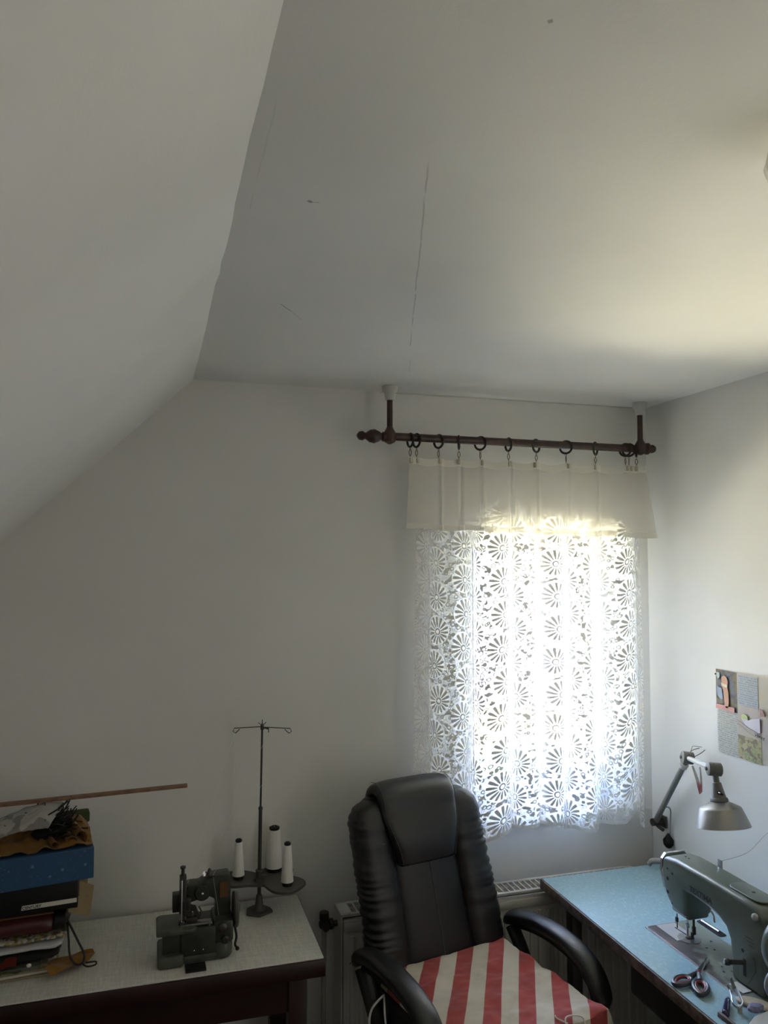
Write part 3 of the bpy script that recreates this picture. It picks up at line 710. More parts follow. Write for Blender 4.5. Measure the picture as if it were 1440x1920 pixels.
# lime scrap, red scrap, white scrap in front of the dark fabric
tag(MB().grid(10, 6, lambda u, v: (-.375 + .055 * u, 2.372 + .022 * v, tz + .024 + .012 * u * (1 - v) + .006 * math.sin(u * 6)), thick=.003).build('lime_scrap', 'lime'), 'bright lime green fabric scrap at the lower front of the pile', 'fabric scrap')
tag(MB().grid(12, 6, lambda u, v: (-.45 + .115 * u, 2.378 + .02 * v, tz + .040 + .016 * v + .006 * math.sin(u * 9)), thick=.004).build('red_scrap', 'red_cloth'), 'dark red fabric scrap beside the lime one in the pile', 'fabric scrap')
tag(MB().sphere((-.303, 2.383, tz + .040), .006, (1.1, .7, .9), 12).build('white_scrap', 'paper'), 'tiny crumpled white scrap in front of the black fabric', 'paper scrap')
# maroon case
wl = thing('maroon_case', 'rolled maroon zip case with tan trim and black end under the black box', 'case', (-.4, 2.47, .873))
fold_roll(-.245, -.70, 2.405, 2.56, .874, .924, 8, .001, .06).build('body', 'maroon', wl)
MB().box((-.45, 2.47, .9255), (.40, .11, .006), rz=.06, bev=.002).build('trim_strip', 'tan_trim', wl)
fold_roll(-.214, -.246, 2.41, 2.55, .876, .926, 9, .001, 0).build('end_cap', 'blk', wl)
b = MB()
b.tube(spline([(-.216, 2.44, .905), (-.200, 2.425, .88), (-.178, 2.405, .845), (-.162, 2.395, .815), (-.166, 2.385, .797), (-.185, 2.385, .797), (-.200, 2.40, .815), (-.206, 2.42, .85), (-.212, 2.44, .89)]), .0030, 8)
b.tube(spline([(-.168, 2.387, .797), (-.155, 2.38, .789), (-.140, 2.378, .789), (-.130, 2.378, .792), (-.130, 2.378, .799), (-.142, 2.38, .799), (-.158, 2.384, .797)]), .0024, 8)
tag(b.build('looped_cord', 'cord', loc=(-.17, 2.39, .785)), 'black looped cord hanging off the end of the maroon case', 'cord')
# cardboard flap box
b = MB()
poly = [(-.29, 2.47, .938), (-.175, 2.50, .955), (-.128, 2.53, .905), (-.143, 2.50, .845), (-.215, 2.49, .885), (-.27, 2.47, .93)]
cbx = thing('cardboard_box_lid', 'open brown cardboard flap sticking out behind the black box', 'cardboard box', (-.3, 2.57, .93))
MB().box((-.36, 2.585, .930), (.38, .18, .006), rz=.06).build('panel', 'cardboard', cbx, smooth=False)
MB().prism([(-.186, .935), (-.186, .978), (-.147, .953), (-.156, .868), (-.245, .912), (-.245, .935)], lambda x, z: (x, 2.50 + (x + .186) * .4, z), lambda x, z: (x, 2.503 + (x + .186) * .4, z)).build('flap', 'cardboard', cbx, smooth=False)
# black box with label
bb_ = thing('black_box', 'black cardboard box with a white name strip, below the blue box', 'box', (-.40, 2.5, .934))
ba = .055
slab(MB(), (-.184, 2.42), .46, .24, .9345, 1.011, ba, .003).build('carton', 'blk', bb_)
fd = Vector((math.cos(ba), math.sin(ba), 0)); o0 = Vector((-.184, 2.42, 0)); nn = Vector((math.sin(ba), -math.cos(ba), 0))
b = MB(); b.prism([(-.146, .948), (-.003, .951), (-.003, .963), (-.144, .960)], lambda s_, z: o0 + fd * s_ + nn * .0002 + Vector((0, 0, z)), lambda s_, z: o0 + fd * s_ + nn * .0012 + Vector((0, 0, z)))
b.build('name_strip', 'paper', bb_, smooth=False, label='white strip along the lower front')
Mt = Matrix.Translation(o0 + fd * -.1435 + nn * .0014 + Vector((0, 0, .9500))) @ Matrix(((fd.x, 0, nn.x, 0), (fd.y, 0, nn.y, 0), (.02, 1, 0, 0), (0, 0, 0, 1)))
text_mesh('CENTURY', .0108, Mt, 'lettering', 'blk', bb_, .0003, True)
# blue box
ba2 = .16
b = MB(); slab(b, (-.143, 2.42), .46, .27, 1.0125, 1.098, ba2, .002)
tag(b.build('blue_box', 'bluecard', smooth=False), 'blue speckled cardboard box on top of the black box', 'box')
# mustard fabric heap on the blue box
f2d = Vector((math.cos(ba2), math.sin(ba2), 0)); b2d = Vector((-math.sin(ba2), math.cos(ba2), 0)); o2 = Vector((-.146, 2.422, 1.099))
def heap(u, v):
    s_ = -.40 * (1 - u); q = .008 + .25 * v
    h = .004 + .042 * math.sin(PI * min(1, .05 + v)) ** .7 * (.35 + .65 * smooth01(v * 2)) * (1 - .7 * smooth01((u - .93) / .07))
    h += .010 * nz(u * 12, v * 9, 4) + .006 * math.sin(u * 30 + v * 8) * (1 - v)
    p = o2 + f2d * s_ + b2d * q; return (p.x, p.y, p.z + max(.003, h))
b = MB(); b.grid(70, 40, heap, thick=.003)
for (s0, q0, L, r1, r2, ph) in ((-.030, .02, .10, .012, .019, 0), (-.055, .015, .12, .010, .013, 1), (-.10, .012, .09, .007, .010, 2)):
    prof = []                # rolled-over folds with open ends facing the room
    for k in range(22):
        a = 2 * PI * k / 22; prof.append((math.cos(a) * r1, math.sin(a) * r2))
    rings = []
    for j in range(8):
        t_ = j / 7; c = o2 + f2d * (s0 - .03 * t_) + b2d * (q0 + L * t_) + Vector((0, 0, r2 + .004 + .016 * t_))
        rings.append([c + f2d * px_ * 1.3 + Vector((0, 0, pz_)) for px_, pz_ in prof])
    V = [[b.bm.verts.new(p) for p in r] for r in rings]; F = []
    for A, B in zip(V, V[1:]):
        for i in range(22): F.append(b.bm.faces.new((A[i], A[(i + 1) % 22], B[(i + 1) % 22], B[i])))
    bmesh.ops.solidify(b.bm, geom=F, thickness=.0025)
tag(b.build('folded_mustard_felt', 'mustard'), 'folded mustard felt heaped on the blue box', 'fabric')
b = MB(); p = o2 + f2d * -.035 + b2d * .235
b.box((p.x, p.y, 1.118), (.09, .04, .034), rz=ba2, bev=.006); tag(b.build('green_fabric', mat('olive_fabric', (.045, .065, .018), .9)), 'olive green fabric behind the mustard felt at the back of the blue box', 'fabric')
# bundle of black zips / ties
b = MB(); rnd = random.Random(3)
base = o2 + f2d * -.092 + b2d * .06 + Vector((0, 0, .048))
for i in range(150):
    a = rnd.uniform(-.7, 1.9); el = rnd.uniform(-.15, 1.0); L = rnd.uniform(.035, .085)
    st = base + Vector((rnd.uniform(-.05, .01), rnd.uniform(-.025, .03), rnd.uniform(-.03, .025)))
    d = Vector((math.cos(el) * math.cos(a), math.cos(el) * math.sin(a) * .6, math.sin(el)))
    mid_ = st + d * L * .5 + Vector((rnd.uniform(-.01, .01), rnd.uniform(-.01, .01), rnd.uniform(-.008, .008)))
    b.tube(spline([st, mid_, st + d * L], 4), rnd.uniform(.0014, .0026), 5)
b.sphere(base + Vector((-.04, .01, -.016)), .024, (1.3, 1, .8), 16)
tag(b.build('zip_bundle', 'cord'), 'spiky bundle of black zip ends sticking out of the plastic bag', 'zips')
# plastic bag
m = bpy.data.materials.new('printed_plastic_bag'); m.use_nodes = True; t = NT(m.node_tree); q = m.node_tree.nodes['Principled BSDF']
oc = t.node('ShaderNodeTexCoord').outputs['Object']
g1 = t.ss(t.noise(oc, 14, 2), .54, .58); g2 = t.ss(t.noise(oc, 70, 3), .68, .72)
t.link(t.mix(g2, t.mix(g1, (.72, .71, .68), (.42, .40, .39)), (.10, .10, .10)), q.inputs['Base Color']); q.inputs['Roughness'].default_value = .25; q.inputs['Specular IOR Level'].default_value = .6
M['bag'] = m
b = MB()
def bagf(u, v):
    s_ = -.42 + (.30 + .045 * math.sin(v * PI)) * u; q = .02 + .16 * v
    h = .018 + .098 * smooth01(u * .9 + .1) * math.sin(PI * (.18 + .66 * v)) ** 1.1 * (1 - .10 * smooth01((u - .85) / .15)) + .007 * nz(u * 5, v * 5, 2) + .003 * nz(u * 19, v * 16, 4)
    p = o2 + f2d * s_ + b2d * q; return (p.x, p.y, p.z + h)
b.grid(50, 40, bagf, thick=.0012)
tag(b.build('plastic_bag', 'bag'), 'crumpled white printed plastic bag on top of the pile', 'plastic bag')
# long wooden stick on top
b = MB(); b.prism([(-1.05, 1.199), (.117, 1.221), (.117, 1.229), (-1.05, 1.208)], lambda x, z: (x, 2.500 + .02 * (x - .1), z), lambda x, z: (x, 2.518 + .02 * (x - .1), z + .001), bev=.001)
tag(b.build('wooden_ruler', 'stick'), 'long thin wooden stick lying over the pile, pointing right', 'ruler')
# dark bundle on the floor between table leg and chair
b = MB(); t = bmesh.new(); bmesh.ops.create_icosphere(t, subdivisions=4, radius=.5)
for v in t.verts:
    d = v.co.normalized(); v.co *= 1 + .10 * nz(d.x * 4, d.y * 4, d.z * 4) + .03 * nz(d.x * 20, d.y * 20, d.z * 20)
    v.co = Vector((v.co.x * .26, v.co.y * .20, max(-.20, v.co.z * .42)))
b._merge(t, Matrix.Translation((.63, 2.475, .20)))
tag(b.build('dark_bag', 'black_cloth'), 'dark fabric bag on the floor between the narrow table and the chair', 'bag')

# ------------------------------------------------------------------ office chair (local frame s,t,z)
CM = Matrix(((.975, .22, 0, .935), (.22, -.975, 0, 2.446), (0, 0, 1, 0), (0, 0, 0, 1)))
ch = thing('office_chair', 'black leather executive office chair facing the camera between the two tables', 'office chair', (.935 + .22 * .25, 2.446 - .975 * .25, 0), math.atan2(.22, .975))
LEAN = math.tan(math.radians(10))
def bt(z): return -(z - .64) * LEAN
def bc(z): return -.005 - .045 * smooth01((z - .6) / .55)
def loft_v(zs, fn, n=40, e=2.8):
    b = MB(CM); rings = []
    for z in zs:
        c, tt, a, d, mod = fn(z); rings.append(super_ring((c, tt, z), (1, 0, 0), (0, 1, 0), a, d, n, e, mod))
    return b.loft(rings)
def lin(a, b_, n): return [a + (b_ - a) * i / n for i in range(n + 1)]
# shell
def shell(z):
    v = (z - .50) / .64; hw = .252 - .028 * v; r = 1.0
    if z > 1.02: r = math.sqrt(max(.02, 1 - ((z - 1.02) / .122) ** 2.4)) ** .8 if z < 1.1415 else .15
    if z < .55: r = .8 + .2 * smooth01((z - .5) / .05)
    return bc(z), bt(z) - .062, hw * (.35 + .65 * r), .040 * (.5 + .5 * r), None
loft_v(lin(.50, 1.141, 40), shell).build('backrest', 'leather', ch)
def bolster(sgn):
    def f(z):
        v = (z - .60) / .52; cs = bc(z) + sgn * (.188 - .012 * v); a = .068; d = .050
        wr = 1 + .020 * math.sin(z * 90 + 1.5 * math.sin(z * 31 + sgn)); fr = .05 * math.sin(z * 255 + 2.2 * math.sin(z * 37 + sgn)) * (0.55 + .45 * math.sin(z * 13 + sgn * 2)) + .04 * nz(z * 55, sgn)
        r = 1.0
        if z > 1.06: r = math.sqrt(max(.03, 1 - ((z - 1.06) / .068) ** 2))
        if z < .66: r = .6 + .4 * smooth01((z - .58) / .08)
        def mod(t_): return wr + fr * max(0, .25 + .75 * sgn * math.cos(t_)) ** 1.5
        return cs - sgn * .03 * (1 - r), bt(z) - .030, a * (.35 + .65 * r), d * (.3 + .7 * r), mod
    return f
for sg in (-1, 1): loft_v(lin(.57, 1.127, 220), bolster(sg)).build('side_bolster', 'leather', ch)
def panel(z): return bc(z), bt(z) - .020, .125 + .012 * smooth01((.75 - z) / .2), .024 + .002 * nz(z * 20, 3), None
loft_v(lin(.57, 1.0, 20), panel).build('centre_panel', 'leather', ch)
b = MB(CM); b.tube([(bc(z) + .004, bt(z) + .0045, z) for z in lin(.60, .94, 20)], .0014, 6)
b.tube([(bc(z) - .202 - .03, bt(z) - .028 + .0, z) for z in lin(.62, 1.06, 20)], .0010, 6)
b.build('seam', 'stitch', ch)
# headrest pad wrapping the top
rings = []
for i in range(41):
    f = i / 40
    if f < .78: z = .925 + (1.118 - .925) * (f / .78); tt = bt(z) + .012 + .006 * math.sin(PI * f / .78); nrm = 0.0
    else: z = None
    rings.append(f)
b = MB(CM); R_ = []
path = []
for i in range(30):
    f = i / 29; z = .928 + .185 * f; path.append((bt(z) + .008 + .016 * math.sin(PI * min(1, f * 1.05)) , z, 0.0))
for i in range(1, 14):
    a = PI / 2 * 2 * i / 13; zc = 1.113; rc_ = .046; path.append((bt(1.113) + .008 - rc_ + rc_ * math.cos(a), zc + rc_ * .95 * math.sin(a), a))
for i, (tt, z, a) in enumerate(path):
    f = min(1, i / 29); hw = .108 + .036 * smooth01(f) ; th_ = .026
    if i == 0: th_ = .010; hw -= .008
    elif i == 1: th_ = .019
    nx, nzv = math.cos(a), math.sin(a)
    R_.append(super_ring((bc(z) - .008, tt, z), (1, 0, 0), (0, nx, nzv), hw, th_, 40, 3.6))
b.loft(R_); b.build('headrest_pad', 'leather', ch)
for sg in (-1, 1):
    pts = []; b = MB(CM)
    for i, (tt, z, a) in enumerate(path[2:38]):
        f = min(1, (i + 2) / 29); hw = .108 + .036 * smooth01(f)
        pts.append((bc(z) - .008 + sg * (hw - .008), tt + .024 * math.cos(a), z + .024 * math.sin(a)))
    b.tube(pts, .0010, 5); b.build('headrest_stitching', 'stitch', ch)
# seat
rings = []
for z, k, f in ((.50, .90, .85), (.515, .97, .95), (.54, 1, 1), (.575, 1, 1), (.590, .97, .97), (.596, .88, .88)):
    rings.append(super_ring((0, .235, z), (1, 0, 0), (0, 1, 0), .265 * k, .285 * f, 48, 4.0))
MB(CM).loft(rings).build('seat', 'leather', ch)
# armrests: padded arch + plastic bracket
for sg in (-1, 1):
    dz = .012 if sg < 0 else 0.0
    P = spline([(sg * .295, -.055, .655), (sg * .295, 0.0, .692 + dz), (sg * .295, .09, .712 + dz), (sg * .297, .19, .718 + dz), (sg * .297, .29, .706 + dz), (sg * .295, .365, .672 + dz), (sg * .292, .402, .618), (sg * .288, .405, .57)], 6)
    b = MB(CM); rings = []
    for i, p in enumerate(P):
        f = i / (len(P) - 1); tg = (P[min(i + 1, len(P) - 1)] - P[max(i - 1, 0)]).normalized(); nrm = Vector((0, -tg.z, tg.y))
        if nrm.z < 0 and abs(tg.z) < .9: nrm = -nrm
        k = min(1, .35 + 6 * f, .40 + 5 * (1 - f)); rings.append(super_ring(p, (1, 0, 0), nrm, .036 * k, .023 * k, 28, 2.4))
    b.loft(rings); ar = b.build('armrest', 'leather', ch)
    b = MB(CM); b.tube([p + Vector((-.0345 , 0, -.006)) for p in P[3:-3]], .0009, 5); b.build('arm_stitching', 'stitch', ar)
    b = MB(CM)
    Q = spline([(sg * .292, -.02, .655), (sg * .292, .03, .60), (sg * .285, .07, .54), (sg * .25, .10, .497), (sg * .18, .13, .490)], 6)
    b.tube(Q, .017, 10, sx=1.5)
    Q = spline([(sg * .288, .398, .60), (sg * .286, .37, .53), (sg * .26, .32, .495), (sg * .18, .28, .490)], 6); b.tube(Q, .016, 10, sx=1.5)
    Q = spline([(sg * .292, .0, .672), (sg * .294, .1, .690), (sg * .294, .2, .693), (sg * .292, .30, .676), (sg * .290, .375, .628)], 6); b.tube(Q, .015, 8)
    b.build('arm_bracket', 'blk', ar)
# back bracket, gas lift, star base, casters
b = MB(CM); b.box((0, -.045, .52), (.10, .02, .14), rx=-.15, bev=.004); b.box((0, .08, .478), (.10, .30, .02), bev=.004); b.box((0, .24, .475), (.16, .18, .045), bev=.01); b.build('tilt_mechanism', 'blk', ch)
MB(CM).cyl((0, .24, .10), (0, .24, .47), .028, .025).build('gas_lift', 'blk', ch)
b = MB(CM)
for k in range(5):
    a = 2 * PI * k / 5 + .3; e_ = Vector((math.cos(a) * .29, .24 + math.sin(a) * .29, .085)); b.tube([(0, .24, .12), (e_.x * .5, .24 + (e_.y - .24) * .5, .11), e_], [.03, .024, .018], 10)
b.build('star_base', 'blk', ch)
for k in range(5):
    a = 2 * PI * k / 5 + .3; e_ = Vector((math.cos(a) * .29, .24 + math.sin(a) * .29, .03)); d = Vector((-math.sin(a), math.cos(a), 0))
    b = MB(CM); b.cyl(e_ - d * .022, e_ - d * .006, .030, n=18); b.cyl(e_ + d * .006, e_ + d * .022, .030, n=18); b.cyl(e_ - d * .008, e_ + d * .008, .010, n=10); b.cyl(e_, e_ + Vector((0, 0, .06)), .008, n=8); b.build('caster', 'blk', ch)

# striped cushion
m = bpy.data.materials.new('red_striped_cotton'); m.use_nodes = True; t = NT(m.node_tree); q = m.node_tree.nodes['Principled BSDF']
uvn = t.node('ShaderNodeUVMap').outputs[0]; sx = t.node('ShaderNodeSeparateXYZ'); t.link(uvn, sx.inputs[0])
wb = t.m('MULTIPLY', t.m('SUBTRACT', t.noise(uvn, 3.0, 1), .5), .012)
ph = t.m('FRACT', t.m('DIVIDE', t.m('ADD', t.m('ADD', t.m('ADD', t.m('MULTIPLY', sx.outputs[0], .777), t.m('MULTIPLY', sx.outputs[1], .63)), wb), .9496), .0987))
st_ = t.m('MULTIPLY', t.ss(ph, .0, .02), t.m('SUBTRACT', 1.0, t.ss(ph, .5, .52)))
crm = t.mix(t.ss(t.noise(uvn, 9, 4), .4, .75), (.60, .55, .46), (.46, .41, .32)); rd = t.mix(t.ss(t.noise(uvn, 12, 3), .4, .7), (.34, .050, .048), (.27, .038, .036))
t.link(t.mix(st_, crm, rd), q.inputs['Base Color']); q.inputs['Roughness'].default_value = .92; q.inputs['Sheen Weight'].default_value = .15
bp = t.node('ShaderNodeBump'); bp.inputs['Strength'].default_value = .25; bp.inputs['Distance'].default_value = .002; t.link(t.noise(uvn, 90, 4), bp.inputs['Height']); t.link(bp.outputs[0], q.inputs['Normal'])
M['striped'] = m
cu = thing('seat_cushion', 'red and cream striped cotton cushion on the office chair seat', 'cushion', (.935 + .22 * .25, 2.446 - .975 * .25, .597), math.atan2(.22, .975))
def cush(u, v):
    s_ = -.238 + .476 * u; q = .002 + .50 * v
    ex = min(u, 1 - u) * .476; ey = min(v, 1 - v) * .50; ed = min(ex, ey)
    h = .045 * smooth01(min(1, ed / .016 + .35))
    h += .0055 * math.sin(14 * (s_ * .8 + q * 2.1) + 5 * nz(s_ * 6, q * 6, 1)) * smooth01(q * 3) + .006 * nz(s_ * 10, q * 18, 7) + .0030 * nz(s_ * 30, q * 45, 2)
    return (s_ , q, .597 + max(.012, h))
b = MB(CM); b.grid(110, 110, cush, uvf=lambda u, v: (-.238 + .476 * u + .0 , v * .5))
b.loft([[Vector(cush(u, v)) for u, v in [(i / 30, 0) for i in range(30)] + [(1, i / 30) for i in range(30)] + [(1 - i / 30, 1) for i in range(30)] + [(0, 1 - i / 30) for i in range(30)]],
        [Vector((cush(u, v)[0], cush(u, v)[1], .597)) for u, v in [(i / 30, 0) for i in range(30)] + [(1, i / 30) for i in range(30)] + [(1 - i / 30, 1) for i in range(30)] + [(0, 1 - i / 30) for i in range(30)]]], cap=False)
lay = b.bm.loops.layers.uv.verify()
for f in b.bm.faces:
    for lp in f.loops:
        if lp[lay].uv.length == 0: lp[lay].uv = (lp.vert.co.x, lp.vert.co.y)
b.build('cover', 'striped', cu)
b = MB(CM); b.tube(spline([(-.255, .05, .60), (-.325, .10, .60), (-.345, .13, .56), (-.325, .16, .48), (-.335, .14, .38)], 8), .0035, 6)
b.tube(spline([(-.255, .05, .60), (-.31, .16, .58), (-.33, .24, .52), (-.318, .22, .42), (-.33, .16, .36)], 8), .0030, 6); b.build('tie_string', 'white_cloth', cu, label='cream tie string dangling at the side')
b = MB(CM); b.tube(spline([(.08, .505, .60), (.07, .49, .652), (.10, .475, .652), (.135, .49, .645), (.12, .515, .62)], 8), .0022, 6); b.tube(spline([(.075, .495, .648), (.06, .47, .653), (.065, .455, .652)], 6), .0020, 6); b.build('tie_string', 'paper', cu)

# ------------------------------------------------------------------ turquoise sewing table (right)
m = bpy.data.materials.new('turquoise_laminate'); m.use_nodes = True; t = NT(m.node_tree); q = m.node_tree.nodes['Principled BSDF']
oc = t.node('ShaderNodeTexCoord').outputs['Object']
mp_ = t.node('ShaderNodeMapping'); t.link(oc, mp_.inputs[0]); mp_.inputs['Scale'].default_value = (1, .5, 1)
n1 = t.ss(t.noise(mp_.outputs[0], 130, 6), .50, .66); n2 = t.ss(t.noise(oc, 2.2, 2), .35, .7)
t.link(t.mix(t.m('MULTIPLY', n1, .28), t.mix(n2, (.28, .46, .54), (.31, .46, .51)), (.52, .66, .71)), q.inputs['Base Color'])
q.inputs['Roughness'].default_value = .24; M['turq'] = m
M['worn_wood'] = mat('worn_edge_wood', (.15, .105, .082), .6, var=.55, vscale=45, bump=.5, bscale=90)
st = thing('sewing_table', 'turquoise laminate sewing table with a worn wooden edge along the right wall', 'table', (1.64, 1.9, 0))
tx0, tx1, ty0, ty1 = 1.362, 1.925, 1.20, 2.597
def tbl(mb, z0, z1, ins=0.0):
    bx0, bx1, by0, by1 = 1.497, 1.672, 1.700, 2.170
    for x0, x1, y0, y1 in ((tx0 + ins, bx0, ty0, ty1 - ins), (bx1, tx1, ty0, ty1 - ins), (bx0, bx1, by1, ty1 - ins), (bx0, bx1, ty0, by0)): mb.b2(x0, x1, y0, y1, z0, z1)
    return mb
tbl(MB(), tz - .003, tz, .004).build('tabletop', 'turq', st, smooth=False)
tbl(MB(), tz - .034, tz - .003, .001).build('board', 'worn_wood', st, smooth=False)
b = MB(); b.b2(tx0 - .003, tx0 + .0035, ty0, ty1, tz - .034, tz - .0008, bev=.0022, seg=3); b.b2(tx0, tx1, ty1 - .004, ty1 + .001, tz - .034, tz - .0008, bev=.002); b.build('edge_strip', 'worn_wood', st)
for x, y in ((1.44, 2.50), (1.86, 2.50), (1.44, 1.30), (1.86, 1.30)): MB().b2(x - .02, x + .02, y - .02, y + .02, 0, tz - .034, bev=.003).build('leg', 'dark_steel', st)
b = MB()
for y in (2.50, 1.30): b.b2(1.44, 1.86, y - .015, y + .015, .10, .13); b.b2(1.44, 1.86, y - .015, y + .015, tz - .07, tz - .034)
b.b2(1.64, 1.67, 1.3, 2.5, .10, .13); b.build('crossbar', 'dark_steel', st)
b = MB(); b.b2(1.42, 1.75, 1.72, 2.14, tz - .17, tz - .045, bev=.01); b.build('oil_pan', 'dark_steel', st)

# ------------------------------------------------------------------ big sewing machine
sm = thing('sewing_machine', 'large sage green industrial sewing machine set into the turquoise table', 'sewing machine', (1.585, 1.93, tz))
bz = tz + .004
def rrect(x0, x1, y0, y1, r, n=5):
    P = []
    for cx_, cy_, a0 in ((x1 - r, y1 - r, 0), (x0 + r, y1 - r, PI / 2), (x0 + r, y0 + r, PI), (x1 - r, y0 + r, 1.5 * PI)):
        for i in range(n + 1): a = a0 + PI / 2 * i / n; P.append((cx_ + r * math.cos(a), cy_ + r * math.sin(a)))
    return P
b = MB(); b.prism(rrect(1.4985, 1.6705, 1.702, 2.168, .014), lambda x, y: (x, y, tz - .03), lambda x, y: (x, y, bz), bev=.0015)
m = bpy.data.materials.new('bed_enamel_worn'); m.use_nodes = True; t = NT(m.node_tree); q = m.node_tree.nodes['Principled BSDF']
g = t.node('ShaderNodeNewGeometry').outputs['Position']; s = t.node('ShaderNodeSeparateXYZ'); t.link(g, s.inputs[0])
ed = t.m('ADD', t.m('ADD', t.m('MULTIPLY', t.m('SUBTRACT', 1.575, s.outputs[0]), 9.0), t.m('MULTIPLY', t.m('SUBTRACT', t.noise(g, 30, 5), .5), 2.0)), t.m('MULTIPLY', t.m('SUBTRACT', s.outputs[1], 1.93), 2.0))
wear = t.ss(ed, .15, .55); t.link(t.mix(wear, (.20, .235, .19), (.155, .14, .14)), q.inputs['Base Color'])
t.link(t.m('MULTIPLY', wear, .8), q.inputs['Metallic']); q.inputs['Roughness'].default_value = .36; M['bed'] = m
b.build('bed', m, sm)
MB().prism([(1.504, 2.095), (1.504, 2.155), (1.512, 2.163), (1.60, 2.163), (1.60, 2.095)], lambda x, y: (x, y, bz - .001), lambda x, y: (x, y, bz + .0012), bev=.0005).build('slide_plate', 'chrome', sm) if False else None
MB().prism([(1.534, 2.060), (1.534, 2.163), (1.60, 2.163), (1.60, 2.060)], lambda x, y: (x, y, bz - .001), lambda x, y: (x, y, bz + .0010)).build('slide_plate', mat('pale_steel', (.55, .55, .57), .3, metal=.35), sm)
MB().lathe((1.578, 2.062, bz), (0, 0, 1), [(.034, 0), (.034, .0014), (.032, .0018)], n=36).build('throat_plate', 'steel', sm)
b = MB()
for x, y in ((1.545, 2.145), (1.63, 2.03), (1.605, 1.985), (1.590, 2.0), (1.56, 1.90), (1.545, 1.875), (1.57, 1.87)): MB().lathe((x, y, bz), (0, 0, 1), [(.0035, 0), (.0035, .0007), (.002, .0009)], n=12).build('bed_screw', 'dark_steel', sm)
b = MB(); b.tube([(1.4975, 1.702, tz + .001), (1.4975, 2.155, tz + .001), (1.501, 2.166, tz + .001), (1.512, 2.1705, tz + .001), (1.60, 2.1705, tz + .001)], .0016, 6); b.build('bed_rim', mat('rim_white_metal', (.60, .60, .60), .3, metal=.3), sm)
# body casting: profile in (y,z), loft across x with rounded top edges
prof = [(2.134, .998), (2.146, .985), (2.148, .950), (2.142, .905), (2.125, .875), (2.100, .852), (2.070, .846), (2.037, .848), (2.036, .925), (2.0, .926), (1.94, .922), (1.895, .914), (1.868, .900), (1.853, .875), (1.850, .84), (1.850, bz), (1.728, bz), (1.722, .85), (1.716, .95), (1.722, .985), (1.745, 1.000), (1.80, 1.003), (1.95, 1.006), (2.08, 1.005)]
b = MB(); b.prism(prof, lambda y, z: (1.546, y, z), lambda y, z: (1.645, y, z), bev=.013, seg=5)
b.build('body', 'green', sm, angle=50)
# swelling hump at the head (lower needle housing)
b = MB(); b.b2(1.556, 1.634, 2.037, 2.118, .838, .90, bev=.010, seg=4); b.build('needle_housing', 'green', sm)
b = MB(); P_ = [(2.1505, z) for z in (0,)]
endp = []
for z, hw in ((.852, .022), (.870, .036), (.900, .046), (.950, .050), (.985, .047), (1.000, .034)): endp.append((1.5955 - hw, z))
endp += [(1.5955 + (1.5955 - x), z) for x, z in reversed(endp)]
def yend(z): return 2.149 if z > .93 else 2.149 - .30 * (.93 - z) ** 1.0 * (1 + 4 * (.93 - z))
b.prism(endp, lambda x, z: (x, yend(z) - .004, z), lambda x, z: (x, yend(z) + .006, z)); b.build('face_plate', 'chrome', sm, smooth=False)
b = MB(); b.prism(rrect(1.566, 1.630, 1.752, 1.885, .026), lambda x, y: (x, y, 1.004), lambda x, y: (x, y, 1.0085), bev=.002); b.build('top_cover', 'green', sm)
MB().lathe((1.60, 1.815, 1.0075), (0, 0, 1), [(.005, 0), (.005, .0015)], n=14).build('oil_hole', 'slot', sm)
for y in (2.09, 2.075): MB().lathe((1.592, y, 1.0055), (0, 0, 1), [(.0028, 0), (.0028, .001)], n=10).build('oil_hole', 'slot', sm)
for y, z, r in ((2.118, .965, .0035), (2.095, .958, .004), (2.118, .935, .0055), (2.118, .895, .0055), (2.098, .868, .003), (1.800, .868, .005)): MB().lathe((1.5462, y, z), (-1, 0, 0), [(r, 0), (r, .0006)], n=14).build('oil_hole', 'slot', sm)
Mt = Matrix.Translation((1.5455, 2.015, .9385)) @ Matrix(((0, 0, -1, 0), (-1, 0, 0, 0), (0, 1, 0, 0), (0, 0, 0, 1)))
text_mesh('TEXTIMA', .0235, Mt, 'maker_lettering', 'slot', sm, .0003, True)
b = MB()
for k in range(3): b.box((1.5455, 1.775 - .004 * k, .912 - .009 * k), (.0008, .030 - .006 * k, .0018))
b.build('model_mark', 'dark_steel', sm)
# stitch lever dial
b = MB(); b.prism([(1.786 + .030 * math.cos(a) * (1 if math.sin(a) > 0 else .8) - .012 * math.sin(a), .828 + .046 * math.sin(a)) for a in [2 * PI * i / 30 for i in range(30)]], lambda y, z: (1.548, y, z), lambda y, z: (1.544, y, z), bev=.001); b.build('stitch_plate', 'green', sm)
b = MB(); b.b2(1.5425, 1.5445, 1.787, 1.796, .806, .850); b.build('stitch_slot', 'slot', sm)
b = MB(); b.cyl((1.548, 1.792, .840), (1.500, 1.806, .842), .0065, n=14); b.lathe((1.508, 1.8035, .8415), (-48, 14, 2), [(.0065, 0), (.0085, .004), (.0085, .014), (.006, .017)], n=16); b.build('stitch_lever', 'dark_steel', sm)
MB().lathe((1.546, 1.748, .978), (-1, 0, 0), [(.0095, -.002), (.0095, .006), (.007, .009), (.002, .010)], n=20).build('thread_guard', 'clear', sm, label='milky plastic button')
for y in (2.005, 1.772): MB().box((1.648, y, 1.006), (.004, .018, .030), bev=.001).build('thread_guide', 'steel', sm)
